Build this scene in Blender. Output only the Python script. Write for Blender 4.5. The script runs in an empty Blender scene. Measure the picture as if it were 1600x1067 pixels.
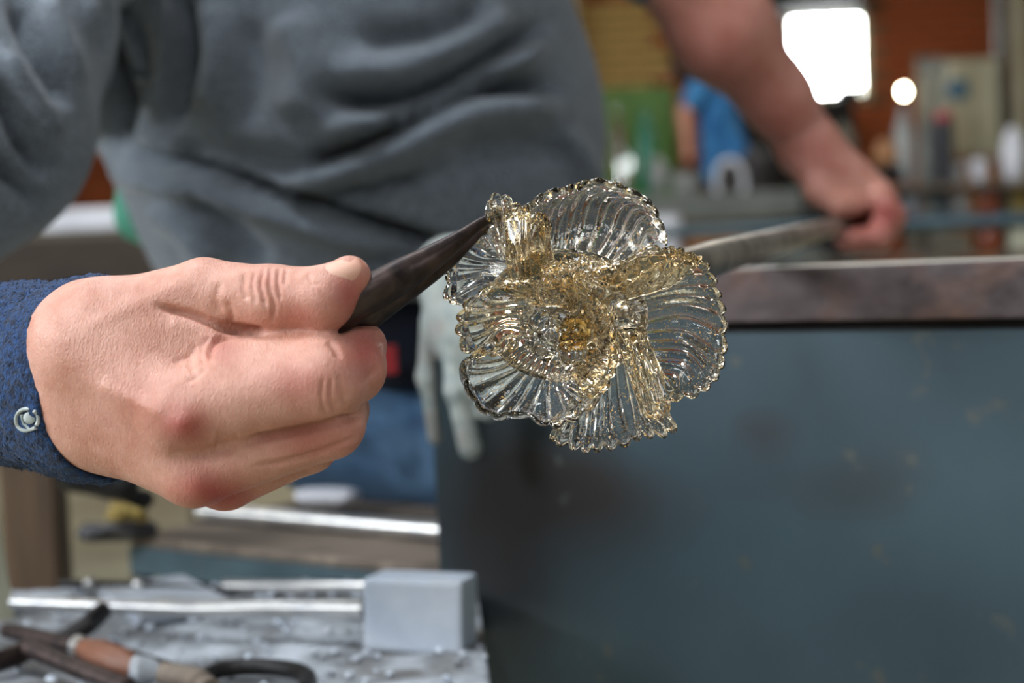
import bpy, bmesh, math, random
import numpy as np
from mathutils import Vector, Matrix, noise as mnoise

random.seed(7)
RNG = np.random.default_rng(7)
S = bpy.context.scene
COL = S.collection

# ------------------------------------------------------------------ camera
FPX = 2450.0
CAM = np.array([0.0, 0.0, 0.72])
PITCH, ROLL = math.radians(3.0), math.radians(2.5)
_f = np.array([0, math.cos(PITCH), -math.sin(PITCH)])
_u0 = np.array([0, math.sin(PITCH), math.cos(PITCH)])
_r0 = np.array([1.0, 0, 0])
# scene appears turned counter-clockwise, so the camera is turned clockwise
_r = _r0 * math.cos(ROLL) - _u0 * math.sin(ROLL)
_u = _r0 * math.sin(ROLL) + _u0 * math.cos(ROLL)
cd = bpy.data.cameras.new('camera'); cam = bpy.data.objects.new('camera', cd); COL.objects.link(cam)
cd.sensor_width = 36.0; cd.lens = 36.0 * FPX / 1600.0
cd.clip_start = 0.02; cd.clip_end = 60
M = Matrix((( _r[0], _u[0], -_f[0], CAM[0]), (_r[1], _u[1], -_f[1], CAM[1]), (_r[2], _u[2], -_f[2], CAM[2]), (0, 0, 0, 1)))
cam.matrix_world = M
cd.dof.use_dof = True; cd.dof.focus_distance = 0.553; cd.dof.aperture_fstop = cd.lens / 8.0
S.camera = cam

def W(px, py, D):
    """a point of the place, measured from a sighting (px, py) and its distance D in metres"""
    return CAM + D * (_f + (px - 800) / FPX * _r - (py - 533.5) / FPX * _u)

def G(px, py, z):
    d = _f + (px - 800) / FPX * _r - (py - 533.5) / FPX * _u
    return CAM + d * ((z - CAM[2]) / d[2])

def GY(px, py, y):
    d = _f + (px - 800) / FPX * _r - (py - 533.5) / FPX * _u
    return CAM + d * ((y - CAM[1]) / d[1])

def proj(V):
    q = V - CAM
    D = q @ _f
    return 800 + FPX * (q @ _r) / D, 533.5 - FPX * (q @ _u) / D, D

# ------------------------------------------------------------------ world, exposure, lights
S.view_settings.view_transform = 'Standard'; S.view_settings.look = 'None'
S.view_settings.gamma = 1.0; S.view_settings.use_curve_mapping = False
S.view_settings.exposure = 0.08
w = bpy.data.worlds.new('world'); S.world = w; w.use_nodes = True
w.node_tree.nodes['Background'].inputs[0].default_value = (0.75, 0.87, 1.0, 1)
w.node_tree.nodes['Background'].inputs[1].default_value = 6.0
try:
    S.cycles.use_denoising = True
    S.cycles.max_bounces = 14; S.cycles.transmission_bounces = 12; S.cycles.glossy_bounces = 5; S.cycles.diffuse_bounces = 3
    S.cycles.caustics_reflective = False; S.cycles.caustics_refractive = False
    S.cycles.sample_clamp_indirect = 25.0
except Exception: pass

def area(name, loc, target, sx, sy, power, col):
    l = bpy.data.lights.new(name, 'AREA'); l.shape = 'RECTANGLE'; l.size = sx; l.size_y = sy; l.energy = power; l.color = col
    o = bpy.data.objects.new(name, l); COL.objects.link(o); o.location = loc
    o.rotation_euler = (Vector(target) - Vector(loc)).to_track_quat('-Z', 'Y').to_euler()
    return o
# daylight entering by the tall windows behind and to the left of the photographer, and the roof light; two glint lights are added
area('window_light_left', (-3.3, -0.4, 2.3), (0, 1.0, 0.8), 2.4, 1.5, 108, (0.86, 0.93, 1.0))
area('roof_light', (-0.9, 0.45, 3.25), (-0.7, 0.6, 0), 1.0, 0.6, 62, (0.88, 0.94, 1.0))
area('glint_light_rear', (0.7, -1.1, 3.25), (0.4, 0.2, 0), 0.5, 1.0, 24, (0.9, 0.95, 1.0))  # extra overhead light, added for more glints in the glass
area('glint_light_mid', (-0.3, 2.3, 3.25), (-0.3, 2.0, 0), 0.8, 0.4, 16, (0.9, 0.95, 1.0))  # also an added overhead light, only for reflections in the glass
area('roof_light_far', (0.8, 6.5, 3.25), (0.8, 6.5, 0), 2.4, 2.0, 82, (1.0, 0.93, 0.82))
area('roof_light_side', (-1.8, 3.6, 3.25), (-1.8, 3.6, 0), 1.5, 1.5, 22, (1.0, 0.97, 0.9))

# ------------------------------------------------------------------ materials
def srgb(r, g, b):
    f = lambda c: (c / 255 / 12.92) if c / 255 <= 0.04045 else ((c / 255 + 0.055) / 1.055) ** 2.4
    return (f(r), f(g), f(b), 1)

def mat(name, c1, c2=None, scale=30, rough=0.7, metal=0.0, bump=0.0, bscale=None, c3=None, s3=5, lo=.35, hi=.65, stretch=None, rough2=None, emit=None, sheen=0, coat=0, dist=0.0):
    m = bpy.data.materials.new(name); m.use_nodes = True
    N = m.node_tree.nodes; L = m.node_tree.links; b = N['Principled BSDF']
    b.inputs['Roughness'].default_value = rough; b.inputs['Metallic'].default_value = metal
    b.inputs['Base Color'].default_value = c1
    tc = N.new('ShaderNodeTexCoord'); mp = N.new('ShaderNodeMapping'); L.new(tc.outputs['Object'], mp.inputs[0])
    if stretch: mp.inputs['Scale'].default_value = stretch
    def nz(s, det=6):
        n = N.new('ShaderNodeTexNoise'); n.inputs['Scale'].default_value = s; n.inputs['Detail'].default_value = det
        n.inputs['Distortion'].default_value = dist
        L.new(mp.outputs[0], n.inputs['Vector']); return n
    if c2:
        n = nz(scale); r = N.new('ShaderNodeValToRGB'); L.new(n.outputs['Fac'], r.inputs[0])
        r.color_ramp.elements[0].position = lo; r.color_ramp.elements[1].position = hi
        r.color_ramp.elements[0].color = c1; r.color_ramp.elements[1].color = c2
        out = r.outputs[0]
        if c3:
            n3 = nz(s3); r3 = N.new('ShaderNodeValToRGB'); L.new(n3.outputs['Fac'], r3.inputs[0])
            r3.color_ramp.elements[0].position = .5; r3.color_ramp.elements[1].position = .7
            mx = N.new('ShaderNodeMixRGB'); L.new(r3.outputs[0], mx.inputs[0]); L.new(out, mx.inputs[1]); mx.inputs[2].default_value = c3
            out = mx.outputs[0]
        L.new(out, b.inputs['Base Color'])
        if rough2 is not None:
            mr = N.new('ShaderNodeMapRange'); L.new(n.outputs['Fac'], mr.inputs[0]); mr.inputs[3].default_value = rough; mr.inputs[4].default_value = rough2
            L.new(mr.outputs[0], b.inputs['Roughness'])
    if bump:
        n = nz(bscale or scale * 2); bp = N.new('ShaderNodeBump'); bp.inputs['Strength'].default_value = bump; bp.inputs['Distance'].default_value = 0.002
        L.new(n.outputs['Fac'], bp.inputs['Height']); L.new(bp.outputs[0], b.inputs['Normal'])
    if emit: b.inputs['Emission Color'].default_value = emit[0]; b.inputs['Emission Strength'].default_value = emit[1]
    if sheen: b.inputs['Sheen Weight'].default_value = sheen; b.inputs['Sheen Roughness'].default_value = .5
    if coat: b.inputs['Coat Weight'].default_value = coat
    return m

MT = {}
MT['sweat'] = mat('heather_grey_fleece', srgb(72, 78, 86), srgb(118, 127, 137), 620, .95, bump=.6, bscale=600, sheen=.25, c3=srgb(90, 97, 106), s3=60, lo=.42, hi=.58)
MT['sleeve'] = MT['sweat']
MT['green'] = mat('green_cotton', srgb(62, 128, 108), srgb(80, 148, 126), 200, .9)
MT['terry'] = mat('blue_terry', srgb(3, 18, 44), srgb(18, 66, 118), 420, .95, bump=1.0, bscale=900, sheen=.1)
MT['denim'] = mat('denim', srgb(34, 62, 92), srgb(60, 92, 124), 60, .9, bump=.3, bscale=500, c3=srgb(76, 104, 130), s3=9)
MT['navy'] = mat('navy_cotton', srgb(16, 22, 36), srgb(26, 34, 52), 40, .9)
MT['iron'] = mat('dark_forged_iron', srgb(52, 44, 44), srgb(84, 70, 66), 160, .34, .75, bump=.1, bscale=300, rough2=.5)
MT['panel'] = None
MT['rail'] = mat('rusted_rail_steel', srgb(44, 34, 34), srgb(78, 66, 66), 28, .55, .3, bump=.4, bscale=120, c3=srgb(84, 60, 50), s3=34)
MT['railtop'] = mat('worn_bare_steel', srgb(206, 204, 196), srgb(226, 224, 216), 60, .42, .9)
MT['steel'] = mat('polished_steel', srgb(190, 190, 192), srgb(220, 218, 214), 60, .32, .9)
MT['pipe'] = mat('scaled_steel_pipe', srgb(130, 124, 116), srgb(190, 184, 172), 45, .38, .75, bump=.1, bscale=120)
MT['bsteel'] = mat('blue_grey_painted_steel', srgb(50, 70, 80), srgb(66, 88, 98), 25, .5, .1, c3=srgb(70, 78, 80), s3=8)
MT['seatwood'] = mat('scorched_plank', srgb(96, 84, 74), srgb(132, 118, 104), 20, .7, bump=.3, c3=srgb(78, 66, 56), s3=8, stretch=(1, 6, 1))
MT['wood'] = mat('old_timber', srgb(62, 46, 32), srgb(84, 64, 44), 14, .75, bump=.3, c3=srgb(70, 50, 34), s3=5, stretch=(5, 5, .6))
MT['dkwood'] = mat('dark_timber', srgb(40, 32, 26), srgb(62, 50, 40), 12, .8, stretch=(.6, 5, 5))
MT['orwood'] = mat('orange_timber', srgb(140, 96, 62), srgb(168, 118, 78), 12, .7)
MT['ash'] = mat('ash_dusted_top', srgb(78, 78, 78), srgb(186, 192, 200), 30, .8, bump=1.0, bscale=60, c3=srgb(84, 76, 66), s3=13, lo=.3, hi=.62)
MT['glove'] = mat('grey_white_cotton', srgb(140, 150, 148), srgb(176, 182, 178), 90, .95, bump=.6, bscale=600, c3=srgb(136, 124, 118), s3=22)
MT['plate'] = mat('pale_zinc_block', srgb(188, 198, 212), srgb(216, 222, 232), 30, .55, .2, c3=srgb(150, 150, 150), s3=14)
MT['black'] = mat('black_iron', srgb(24, 22, 22), srgb(40, 38, 38), 20, .5, .4)
MT['soot'] = mat('sooty_black', srgb(14, 13, 13), srgb(26, 24, 24), 9, .9)
MT['nail'] = mat('fingernail', srgb(204, 150, 128), srgb(216, 168, 146), 90, .5)
MT['yellow'] = mat('yellow_sponge', srgb(112, 92, 44), srgb(176, 152, 86), 60, .9, bump=1)
MT['white'] = mat('white_card', srgb(206, 206, 214), srgb(226, 226, 232), 10, .8)
MT['cream'] = mat('cream_paint', srgb(186, 184, 158), srgb(204, 202, 178), 6, .7)
MT['plaster'] = mat('aged_plaster', srgb(86, 82, 70), srgb(108, 102, 88), 3, .9, c3=srgb(84, 78, 66), s3=1.2)
MT['floor'] = mat('dusty_concrete', srgb(150, 144, 122), srgb(172, 166, 142), 4, .8, c3=srgb(134, 126, 106), s3=1.5, bump=.1)
MT['ceil'] = mat('pale_ceiling', srgb(96, 92, 84), srgb(112, 108, 98), 2, .9)
MT['redbrick'] = mat('orange_red_brick', srgb(150, 72, 38), srgb(190, 100, 54), 7, .85, bump=.4, bscale=50)
MT['tanbrick'] = mat('tan_brick', srgb(190, 150, 88), srgb(226, 190, 120), 7, .85, bump=.4, bscale=50)
MT['mortar'] = mat('mortar', srgb(92, 74, 52), srgb(112, 92, 66), 12, .95)
MT['greenpaint'] = mat('green_paint', srgb(70, 112, 46), srgb(88, 130, 60), 5, .6)
MT['blueshirt'] = mat('bright_blue_cotton', srgb(32, 96, 158), srgb(62, 132, 194), 6, .9)
MT['hair'] = mat('dark_hair', srgb(20, 16, 14), srgb(34, 28, 24), 60, .6, bump=.6)
MT['pvc'] = mat('grey_duct', srgb(98, 102, 98), srgb(118, 120, 114), 6, .5)
MT['redplastic'] = mat('red_plastic', srgb(150, 28, 36), srgb(168, 40, 44), 6, .4)
MT['blueplastic'] = mat('blue_plastic', srgb(62, 120, 160), srgb(72, 132, 172), 6, .4)
MT['brownglass'] = mat('amber_jar', srgb(112, 48, 18), srgb(140, 64, 26), 6, .15)
MT['tealglass'] = mat('teal_bottle', srgb(18, 104, 78), srgb(30, 126, 96), 6, .15)
MT['whiteplastic'] = mat('white_plastic', srgb(136, 138, 136), srgb(156, 156, 152), 6, .4)
MT['bgdark'] = mat('dark_clutter', srgb(38, 38, 44), srgb(58, 56, 60), 12, .6)
MT['copper'] = mat('worn_orange_wood', srgb(92, 56, 40), srgb(128, 82, 60), 22, .55)
MT['shoe'] = mat('shoe_leather', srgb(40, 34, 30), srgb(56, 48, 42), 12, .6)
MT['eye'] = mat('eye_white', srgb(220, 216, 210), None, rough=.2)

# clear glass for background ware
g = bpy.data.materials.new('clear_glass'); g.use_nodes = True; b = g.node_tree.nodes['Principled BSDF']
b.inputs['Transmission Weight'].default_value = 1; b.inputs['Roughness'].default_value = .03; b.inputs['IOR'].default_value = 1.5
b.inputs['Base Color'].default_value = (.95, .98, .97, 1); MT['glass'] = g

# painted steel side sheet with scorch stains and painted-in cast shadow
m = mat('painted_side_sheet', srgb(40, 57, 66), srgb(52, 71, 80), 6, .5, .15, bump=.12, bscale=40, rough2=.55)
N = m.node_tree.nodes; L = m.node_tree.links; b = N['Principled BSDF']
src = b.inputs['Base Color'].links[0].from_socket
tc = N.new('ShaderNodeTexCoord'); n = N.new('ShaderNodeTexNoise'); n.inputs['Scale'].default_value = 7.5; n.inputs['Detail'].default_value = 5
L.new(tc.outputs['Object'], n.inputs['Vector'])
at = N.new('ShaderNodeAttribute'); at.attribute_name = 'stain_shade'
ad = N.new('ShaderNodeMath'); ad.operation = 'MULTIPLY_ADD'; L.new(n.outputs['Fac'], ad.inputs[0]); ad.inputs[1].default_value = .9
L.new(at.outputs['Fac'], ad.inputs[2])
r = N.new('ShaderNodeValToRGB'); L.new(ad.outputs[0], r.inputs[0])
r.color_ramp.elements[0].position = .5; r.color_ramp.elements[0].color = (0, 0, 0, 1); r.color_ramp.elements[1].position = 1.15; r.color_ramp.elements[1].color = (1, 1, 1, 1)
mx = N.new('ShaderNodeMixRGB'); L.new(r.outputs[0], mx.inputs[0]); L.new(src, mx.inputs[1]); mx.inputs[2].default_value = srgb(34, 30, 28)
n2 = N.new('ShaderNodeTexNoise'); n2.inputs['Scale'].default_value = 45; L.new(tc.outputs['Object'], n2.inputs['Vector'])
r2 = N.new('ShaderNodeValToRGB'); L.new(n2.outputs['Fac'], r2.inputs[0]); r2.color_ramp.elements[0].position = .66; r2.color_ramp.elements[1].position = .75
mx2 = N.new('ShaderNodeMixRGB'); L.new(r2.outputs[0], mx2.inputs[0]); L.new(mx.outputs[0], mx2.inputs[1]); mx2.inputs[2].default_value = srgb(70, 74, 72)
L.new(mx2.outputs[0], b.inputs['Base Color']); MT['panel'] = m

# skin: base colour, freckle noise, red tint painted per vertex
def skin(name, base, red, pale):
    m = bpy.data.materials.new(name); m.use_nodes = True
    N = m.node_tree.nodes; L = m.node_tree.links; b = N['Principled BSDF']
    b.inputs['Roughness'].default_value = .5
    b.inputs['Subsurface Weight'].default_value = .22; b.inputs['Subsurface Radius'].default_value = (.006, .002, .001); b.inputs['Subsurface Scale'].default_value = 1.0
    tc = N.new('ShaderNodeTexCoord')
    n = N.new('ShaderNodeTexNoise'); n.inputs['Scale'].default_value = 70; n.inputs['Detail'].default_value = 8; n.inputs['Roughness'].default_value = .65
    L.new(tc.outputs['Object'], n.inputs['Vector'])
    r = N.new('ShaderNodeValToRGB'); L.new(n.outputs['Fac'], r.inputs[0]); r.color_ramp.elements[0].position = .32; r.color_ramp.elements[1].position = .68
    r.color_ramp.elements[0].color = base; r.color_ramp.elements[1].color = pale
    at = N.new('ShaderNodeAttribute'); at.attribute_name = 'tint'
    ad = N.new('ShaderNodeMath'); ad.operation = 'MULTIPLY_ADD'; L.new(n.outputs['Fac'], ad.inputs[0]); ad.inputs[1].default_value = .3; L.new(at.outputs['Fac'], ad.inputs[2])
    sb = N.new('ShaderNodeMath'); sb.operation = 'SUBTRACT'; sb.use_clamp = True; L.new(ad.outputs[0], sb.inputs[0]); sb.inputs[1].default_value = .15
    mx = N.new('ShaderNodeMixRGB'); L.new(sb.outputs[0], mx.inputs[0]); L.new(r.outputs[0], mx.inputs[1]); mx.inputs[2].default_value = red
    L.new(mx.outputs[0], b.inputs['Base Color'])
    # fine lines and pores, stretched across the hand
    mp = N.new('ShaderNodeMapping'); mp.inputs['Scale'].default_value = (2.2, 1.0, 1.0); mp.inputs['Rotation'].default_value = (0, .35, 0); L.new(tc.outputs['Object'], mp.inputs[0])
    v = N.new('ShaderNodeTexVoronoi'); v.feature = 'DISTANCE_TO_EDGE'; v.inputs['Scale'].default_value = 620; L.new(mp.outputs[0], v.inputs['Vector'])
    n3 = N.new('ShaderNodeTexNoise'); n3.inputs['Scale'].default_value = 380; n3.inputs['Detail'].default_value = 5; L.new(mp.outputs[0], n3.inputs['Vector'])
    a2 = N.new('ShaderNodeMath'); a2.operation = 'ADD'; L.new(v.outputs['Distance'], a2.inputs[0]); L.new(n3.outputs['Fac'], a2.inputs[1])
    bp = N.new('ShaderNodeBump'); bp.inputs['Strength'].default_value = .55; bp.inputs['Distance'].default_value = .0006
    L.new(a2.outputs[0], bp.inputs['Height']); L.new(bp.outputs[0], b.inputs['Normal'])
    return m
MT['skin'] = skin('skin', srgb(184, 126, 106), srgb(156, 48, 46), srgb(216, 166, 148))

# flower glass: clear to honey by a painted amount, gold flecks inside
def flower_glass():
    m = bpy.data.materials.new('honey_streaked_glass'); m.use_nodes = True
    N = m.node_tree.nodes; L = m.node_tree.links; b = N['Principled BSDF']; out = N['Material Output']
    b.inputs['Transmission Weight'].default_value = 1; b.inputs['Roughness'].default_value = .015; b.inputs['IOR'].default_value = 1.5
    tc = N.new('ShaderNodeTexCoord')
    at = N.new('ShaderNodeAttribute'); at.attribute_name = 'amber'
    n = N.new('ShaderNodeTexNoise'); n.inputs['Scale'].default_value = 90; n.inputs['Detail'].default_value = 6; n.inputs['Distortion'].default_value = .6
    L.new(tc.outputs['Object'], n.inputs['Vector'])
    a = N.new('ShaderNodeMath'); a.operation = 'MULTIPLY_ADD'; L.new(n.outputs['Fac'], a.inputs[0]); a.inputs[1].default_value = .5; L.new(at.outputs['Fac'], a.inputs[2])
    s = N.new('ShaderNodeMath'); s.operation = 'SUBTRACT'; s.use_clamp = True; L.new(a.outputs[0], s.inputs[0]); s.inputs[1].default_value = .24
    mx = N.new('ShaderNodeMixRGB'); L.new(s.outputs[0], mx.inputs[0]); mx.inputs[1].default_value = (.985, .992, .992, 1); mx.inputs[2].default_value = (.98, .78, .44, 1)
    L.new(mx.outputs[0], b.inputs['Base Color'])
    n2 = N.new('ShaderNodeTexNoise'); n2.inputs['Scale'].default_value = 230; n2.inputs['Detail'].default_value = 3; L.new(tc.outputs['Object'], n2.inputs['Vector'])
    bp = N.new('ShaderNodeBump'); bp.inputs['Strength'].default_value = .22; bp.inputs['Distance'].default_value = .0007
    L.new(n2.outputs['Fac'], bp.inputs['Height']); L.new(bp.outputs[0], b.inputs['Normal'])
    gold = N.new('ShaderNodeBsdfPrincipled'); gold.inputs['Base Color'].default_value = srgb(236, 190, 116); gold.inputs['Metallic'].default_value = .9; gold.inputs['Roughness'].default_value = .3
    n4 = N.new('ShaderNodeTexNoise'); n4.inputs['Scale'].default_value = 1100; n4.inputs['Detail'].default_value = 2; L.new(tc.outputs['Object'], n4.inputs['Vector'])
    f = N.new('ShaderNodeMath'); f.operation = 'MULTIPLY_ADD'; L.new(at.outputs['Fac'], f.inputs[0]); f.inputs[1].default_value = .02; L.new(n4.outputs['Fac'], f.inputs[2])
    r = N.new('ShaderNodeValToRGB'); L.new(f.outputs[0], r.inputs[0]); r.color_ramp.elements[0].position = .66; r.color_ramp.elements[1].position = .70
    sh = N.new('ShaderNodeMixShader'); L.new(r.outputs[0], sh.inputs[0]); L.new(b.outputs[0], sh.inputs[1]); L.new(gold.outputs[0], sh.inputs[2])
    L.new(sh.outputs[0], out.inputs['Surface'])
    return m
MT['flower'] = flower_glass()
dg = bpy.data.materials.new('deep_honey_glass'); dg.use_nodes = True; b = dg.node_tree.nodes['Principled BSDF']
b.inputs['Transmission Weight'].default_value = 1; b.inputs['Roughness'].default_value = .03; b.inputs['Base Color'].default_value = (.97, .62, .2, 1); MT['bead'] = dg

# ------------------------------------------------------------------ object helpers
def tag(o, label=None, cat=None, group=None, kind=None):
    if label: o['label'] = label
    if cat: o['category'] = cat
    if group: o['group'] = group
    if kind: o['kind'] = kind
    return o
def empty(name, loc, label, cat, group=None):
    o = bpy.data.objects.new(name, None); COL.objects.link(o); o.location = Vector(loc); o.empty_display_size = .05
    return tag(o, label, cat, group)
def mesh_obj(name, V, F, m, parent=None, smooth=True):
    """V in world coordinates; child objects keep the parent's location as their origin"""
    V = np.asarray(V, dtype=float)
    org = np.array(parent_origin(parent)) if parent is not None else V.mean(0)
    me = bpy.data.meshes.new(name)
    me.from_pydata((V - org).tolist(), [], F if isinstance(F, list) else F.tolist())
    me.materials.append(m)
    if smooth: me.polygons.foreach_set('use_smooth', [True] * len(me.polygons))
    me.update()
    o = bpy.data.objects.new(name, me); COL.objects.link(o)
    if parent is None: o.location = org
    else: o.parent = parent
    return o
def parent_origin(p):
    l = Vector((0, 0, 0))
    while p is not None: l = l + p.location; p = p.parent
    return l
def attr(o, name, vals):
    a = o.data.attributes.new(name, 'FLOAT', 'POINT'); a.data.foreach_set('value', np.asarray(vals, dtype=np.float32))

class MB:
    def __init__(s): s.V = []; s.F = []
    def add(s, V, F):
        k = len(s.V); s.V += [tuple(v) for v in V]; s.F += [[i + k for i in f] for f in F]
    def box(s, c, size, R=None, bev=0.0):
        bm = bmesh.new(); bmesh.ops.create_cube(bm, size=1.0)
        for v in bm.verts: v.co = Vector((v.co.x * size[0], v.co.y * size[1], v.co.z * size[2]))
        if bev: bmesh.ops.bevel(bm, geom=list(bm.edges), offset=bev, segments=2, affect='EDGES', profile=.6)
        s.addbm(bm, c, R); return s
    def addbm(s, bm, c=(0, 0, 0), R=None):
        bm.verts.index_update(); V = []
        for v in bm.verts:
            p = v.co.copy()
            if R is not None: p = R @ p
            V.append(tuple(p + Vector(c)))
        s.add(V, [[v.index for v in f.verts] for f in bm.faces]); bm.free()
    def tube(s, pts, rad, n=12, flat=1.0, caps=True):
        pts = [Vector(p) for p in pts]; rad = rad if hasattr(rad, '__len__') else [rad] * len(pts)
        t0 = (pts[1] - pts[0]).normalized(); up = Vector((0, 0, 1)) if abs(t0.z) < .9 else Vector((1, 0, 0))
        nx = t0.cross(up).normalized(); V = []; F = []
        for i, p in enumerate(pts):
            t = (pts[min(i + 1, len(pts) - 1)] - pts[max(i - 1, 0)]).normalized()
            nx = (nx - t * nx.dot(t)).normalized(); ny = t.cross(nx)
            for k in range(n):
                a = 2 * math.pi * k / n; V.append(p + nx * math.cos(a) * rad[i] + ny * math.sin(a) * rad[i] * flat)
        for i in range(len(pts) - 1):
            for k in range(n):
                a = i * n + k; b_ = i * n + (k + 1) % n; F.append([a, b_, b_ + n, a + n])
        if caps: F.append(list(range(n))[::-1]); F.append([(len(pts) - 1) * n + k for k in range(n)])
        s.add(V, F); return s
    def lathe(s, c, prof, n=20, axis=None):
        V = []; F = []
        R = Matrix.Identity(3) if axis is None else Vector((0, 0, 1)).rotation_difference(Vector(axis)).to_matrix()
        for (r, z) in prof:
            for k in range(n):
                a = 2 * math.pi * k / n; V.append(R @ Vector((r * math.cos(a), r * math.sin(a), z)) + Vector(c))
        for i in range(len(prof) - 1):
            for k in range(n):
                a = i * n + k; b_ = i * n + (k + 1) % n; F.append([a, b_, b_ + n, a + n])
        if prof[0][0] > 1e-5: F.append(list(range(n))[::-1])
        if prof[-1][0] > 1e-5: F.append([(len(prof) - 1) * n + k for k in range(n)])
        s.add(V, F); return s
    def build(s, name, m, parent=None, smooth=False):
        o = mesh_obj(name, s.V, s.F, m, parent, smooth)
        if smooth:
            try: o.data.set_sharp_from_angle(angle=math.radians(45))
            except Exception: pass
        return o
def rot(axis, deg): return Matrix.Rotation(math.radians(deg), 3, axis)
def catmull(P, n):
    P = np.asarray(P, float); Q = np.vstack([2 * P[0] - P[1], P, 2 * P[-1] - P[-2]]); m_ = len(P) - 1
    # even spacing by chord length
    d = np.r_[0, np.cumsum(np.linalg.norm(np.diff(P, axis=0), axis=1))]; tt = np.interp(np.linspace(0, d[-1], n), d, np.arange(len(P)))
    i = np.minimum(tt.astype(int), m_ - 1); t = (tt - i)[:, None]
    a, b_, c, e = Q[i], Q[i + 1], Q[i + 2], Q[i + 3]
    return .5 * (2 * b_ + (c - a) * t + (2 * a - 5 * b_ + 4 * c - e) * t ** 2 + (3 * b_ - a - 3 * c + e) * t ** 3)

# ------------------------------------------------------------------ smooth-union modelling
def cone(a, b_, ra, rb): return ('c', np.asarray(a, float), np.asarray(b_, float), ra, rb)
def ell(c, rad, B=None): return ('e', np.asarray(c, float), np.asarray(rad, float), B)
VB = np.array([_r, _u, _f])
def chain(pts, rads): return [cone(pts[i], pts[i + 1], rads[i], rads[i + 1]) for i in range(len(pts) - 1)]
def pd(p, P):
    if p[0] == 'c':
        a, b_, ra, rb = p[1:]; ab = (b_ - a).astype(np.float32); l2 = float(ab @ ab) + 1e-12
        q = P - a.astype(np.float32); t = np.clip((q @ ab) / l2, 0, 1)
        return np.sqrt(((q - t[..., None] * ab) ** 2).sum(-1)) - (ra + (rb - ra) * t)
    if p[0] == 'e':
        c, rad, B = p[1:]; q = P - c.astype(np.float32)
        if B is not None: q = q @ B.T.astype(np.float32)
        k0 = np.sqrt(((q / rad.astype(np.float32)) ** 2).sum(-1)); k1 = np.sqrt(((q / (rad ** 2).astype(np.float32)) ** 2).sum(-1)) + 1e-9
        return k0 * (k0 - 1) / k1
    if p[0] == 'p':   # half space: keep where (P-c).n < 0
        return (P - p[1].astype(np.float32)) @ p[2].astype(np.float32)
def field(ops, P):
    d = None
    for op, k, p in ops:
        e = pd(p, P)
        if d is None: d = e; continue
        if op == 'u':
            h = np.maximum(k - np.abs(d - e), 0) / k; d = np.minimum(d, e) - h * h * k * .25
        elif op == 's':
            e = -e; h = np.maximum(k - np.abs(d - e), 0) / k; d = np.maximum(d, e) + h * h * k * .25
        elif op == 'i':
            h = np.maximum(k - np.abs(d - e), 0) / k; d = np.maximum(d, e) + h * h * k * .25
    return d
def nets(ops, lo, hi, h, smooth=1):
    lo = np.asarray(lo, float); hi = np.asarray(hi, float); n = np.ceil((hi - lo) / h).astype(int) + 1
    ax = [(lo[i] + h * np.arange(n[i])).astype(np.float32) for i in range(3)]
    f = np.empty(n, np.float32)
    step = max(1, int(400000 / (n[1] * n[2])))
    for i0 in range(0, n[0], step):
        P = np.stack(np.meshgrid(ax[0][i0:i0 + step], ax[1], ax[2], indexing='ij'), -1)
        f[i0:i0 + step] = field(ops, P)
    s = f < 0
    c = sum(s[i:n[0] - 1 + i, j:n[1] - 1 + j, k:n[2] - 1 + k].astype(np.int8) for i in (0, 1) for j in (0, 1) for k in (0, 1))
    act = (c > 0) & (c < 8); I = np.argwhere(act); idx = -np.ones(act.shape, int); idx[tuple(I.T)] = np.arange(len(I))
    acc = np.zeros((len(I), 3)); cnt = np.zeros(len(I))
    corners = [(i, j, k) for i in (0, 1) for j in (0, 1) for k in (0, 1)]
    val = {q: f[I[:, 0] + q[0], I[:, 1] + q[1], I[:, 2] + q[2]] for q in corners}
    for a in corners:
        for d_ in range(3):
            if a[d_] == 0:
                b_ = list(a); b_[d_] = 1; b_ = tuple(b_); va, vb = val[a], val[b_]; mk = (va < 0) != (vb < 0)
                t = np.where(mk, va / np.where(mk, va - vb, 1), 0); p = np.tile(np.array(a, float), (len(I), 1)); p[:, d_] += t
                acc[mk] += p[mk]; cnt[mk] += 1
    V = lo + h * (I + acc / cnt[:, None])
    F = []
    for d_ in range(3):
        u_, v_ = (d_ + 1) % 3, (d_ + 2) % 3
        sl0 = [slice(None)] * 3; sl1 = [slice(None)] * 3; sl0[d_] = slice(0, -1); sl1[d_] = slice(1, None)
        a_, b_ = s[tuple(sl0)], s[tuple(sl1)]
        for flip, mk in ((0, a_ & ~b_), (1, ~a_ & b_)):
            J = np.argwhere(mk); J = J[(J[:, u_] > 0) & (J[:, v_] > 0) & (J[:, u_] < n[u_] - 1) & (J[:, v_] < n[v_] - 1)]
            if not len(J): continue
            q = []
            for du, dv in ((1, 1), (0, 1), (0, 0), (1, 0)):
                K = J.copy(); K[:, u_] -= du; K[:, v_] -= dv; q.append(idx[tuple(K.T)])
            q = np.stack(q, 1)
            if flip: q = q[:, ::-1]
            F.append(q)
    F = np.concatenate(F); F = F[(F >= 0).all(1)]
    for _ in range(smooth):
        E = np.concatenate([F[:, [0, 1]], F[:, [1, 2]], F[:, [2, 3]], F[:, [3, 0]]]); A = np.zeros_like(V); ct = np.zeros(len(V))
        np.add.at(A, E[:, 0], V[E[:, 1]]); np.add.at(ct, E[:, 0], 1); np.add.at(A, E[:, 1], V[E[:, 0]]); np.add.at(ct, E[:, 1], 1)
        V = .5 * V + .5 * A / np.maximum(ct, 1)[:, None]
    return V, F
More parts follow.
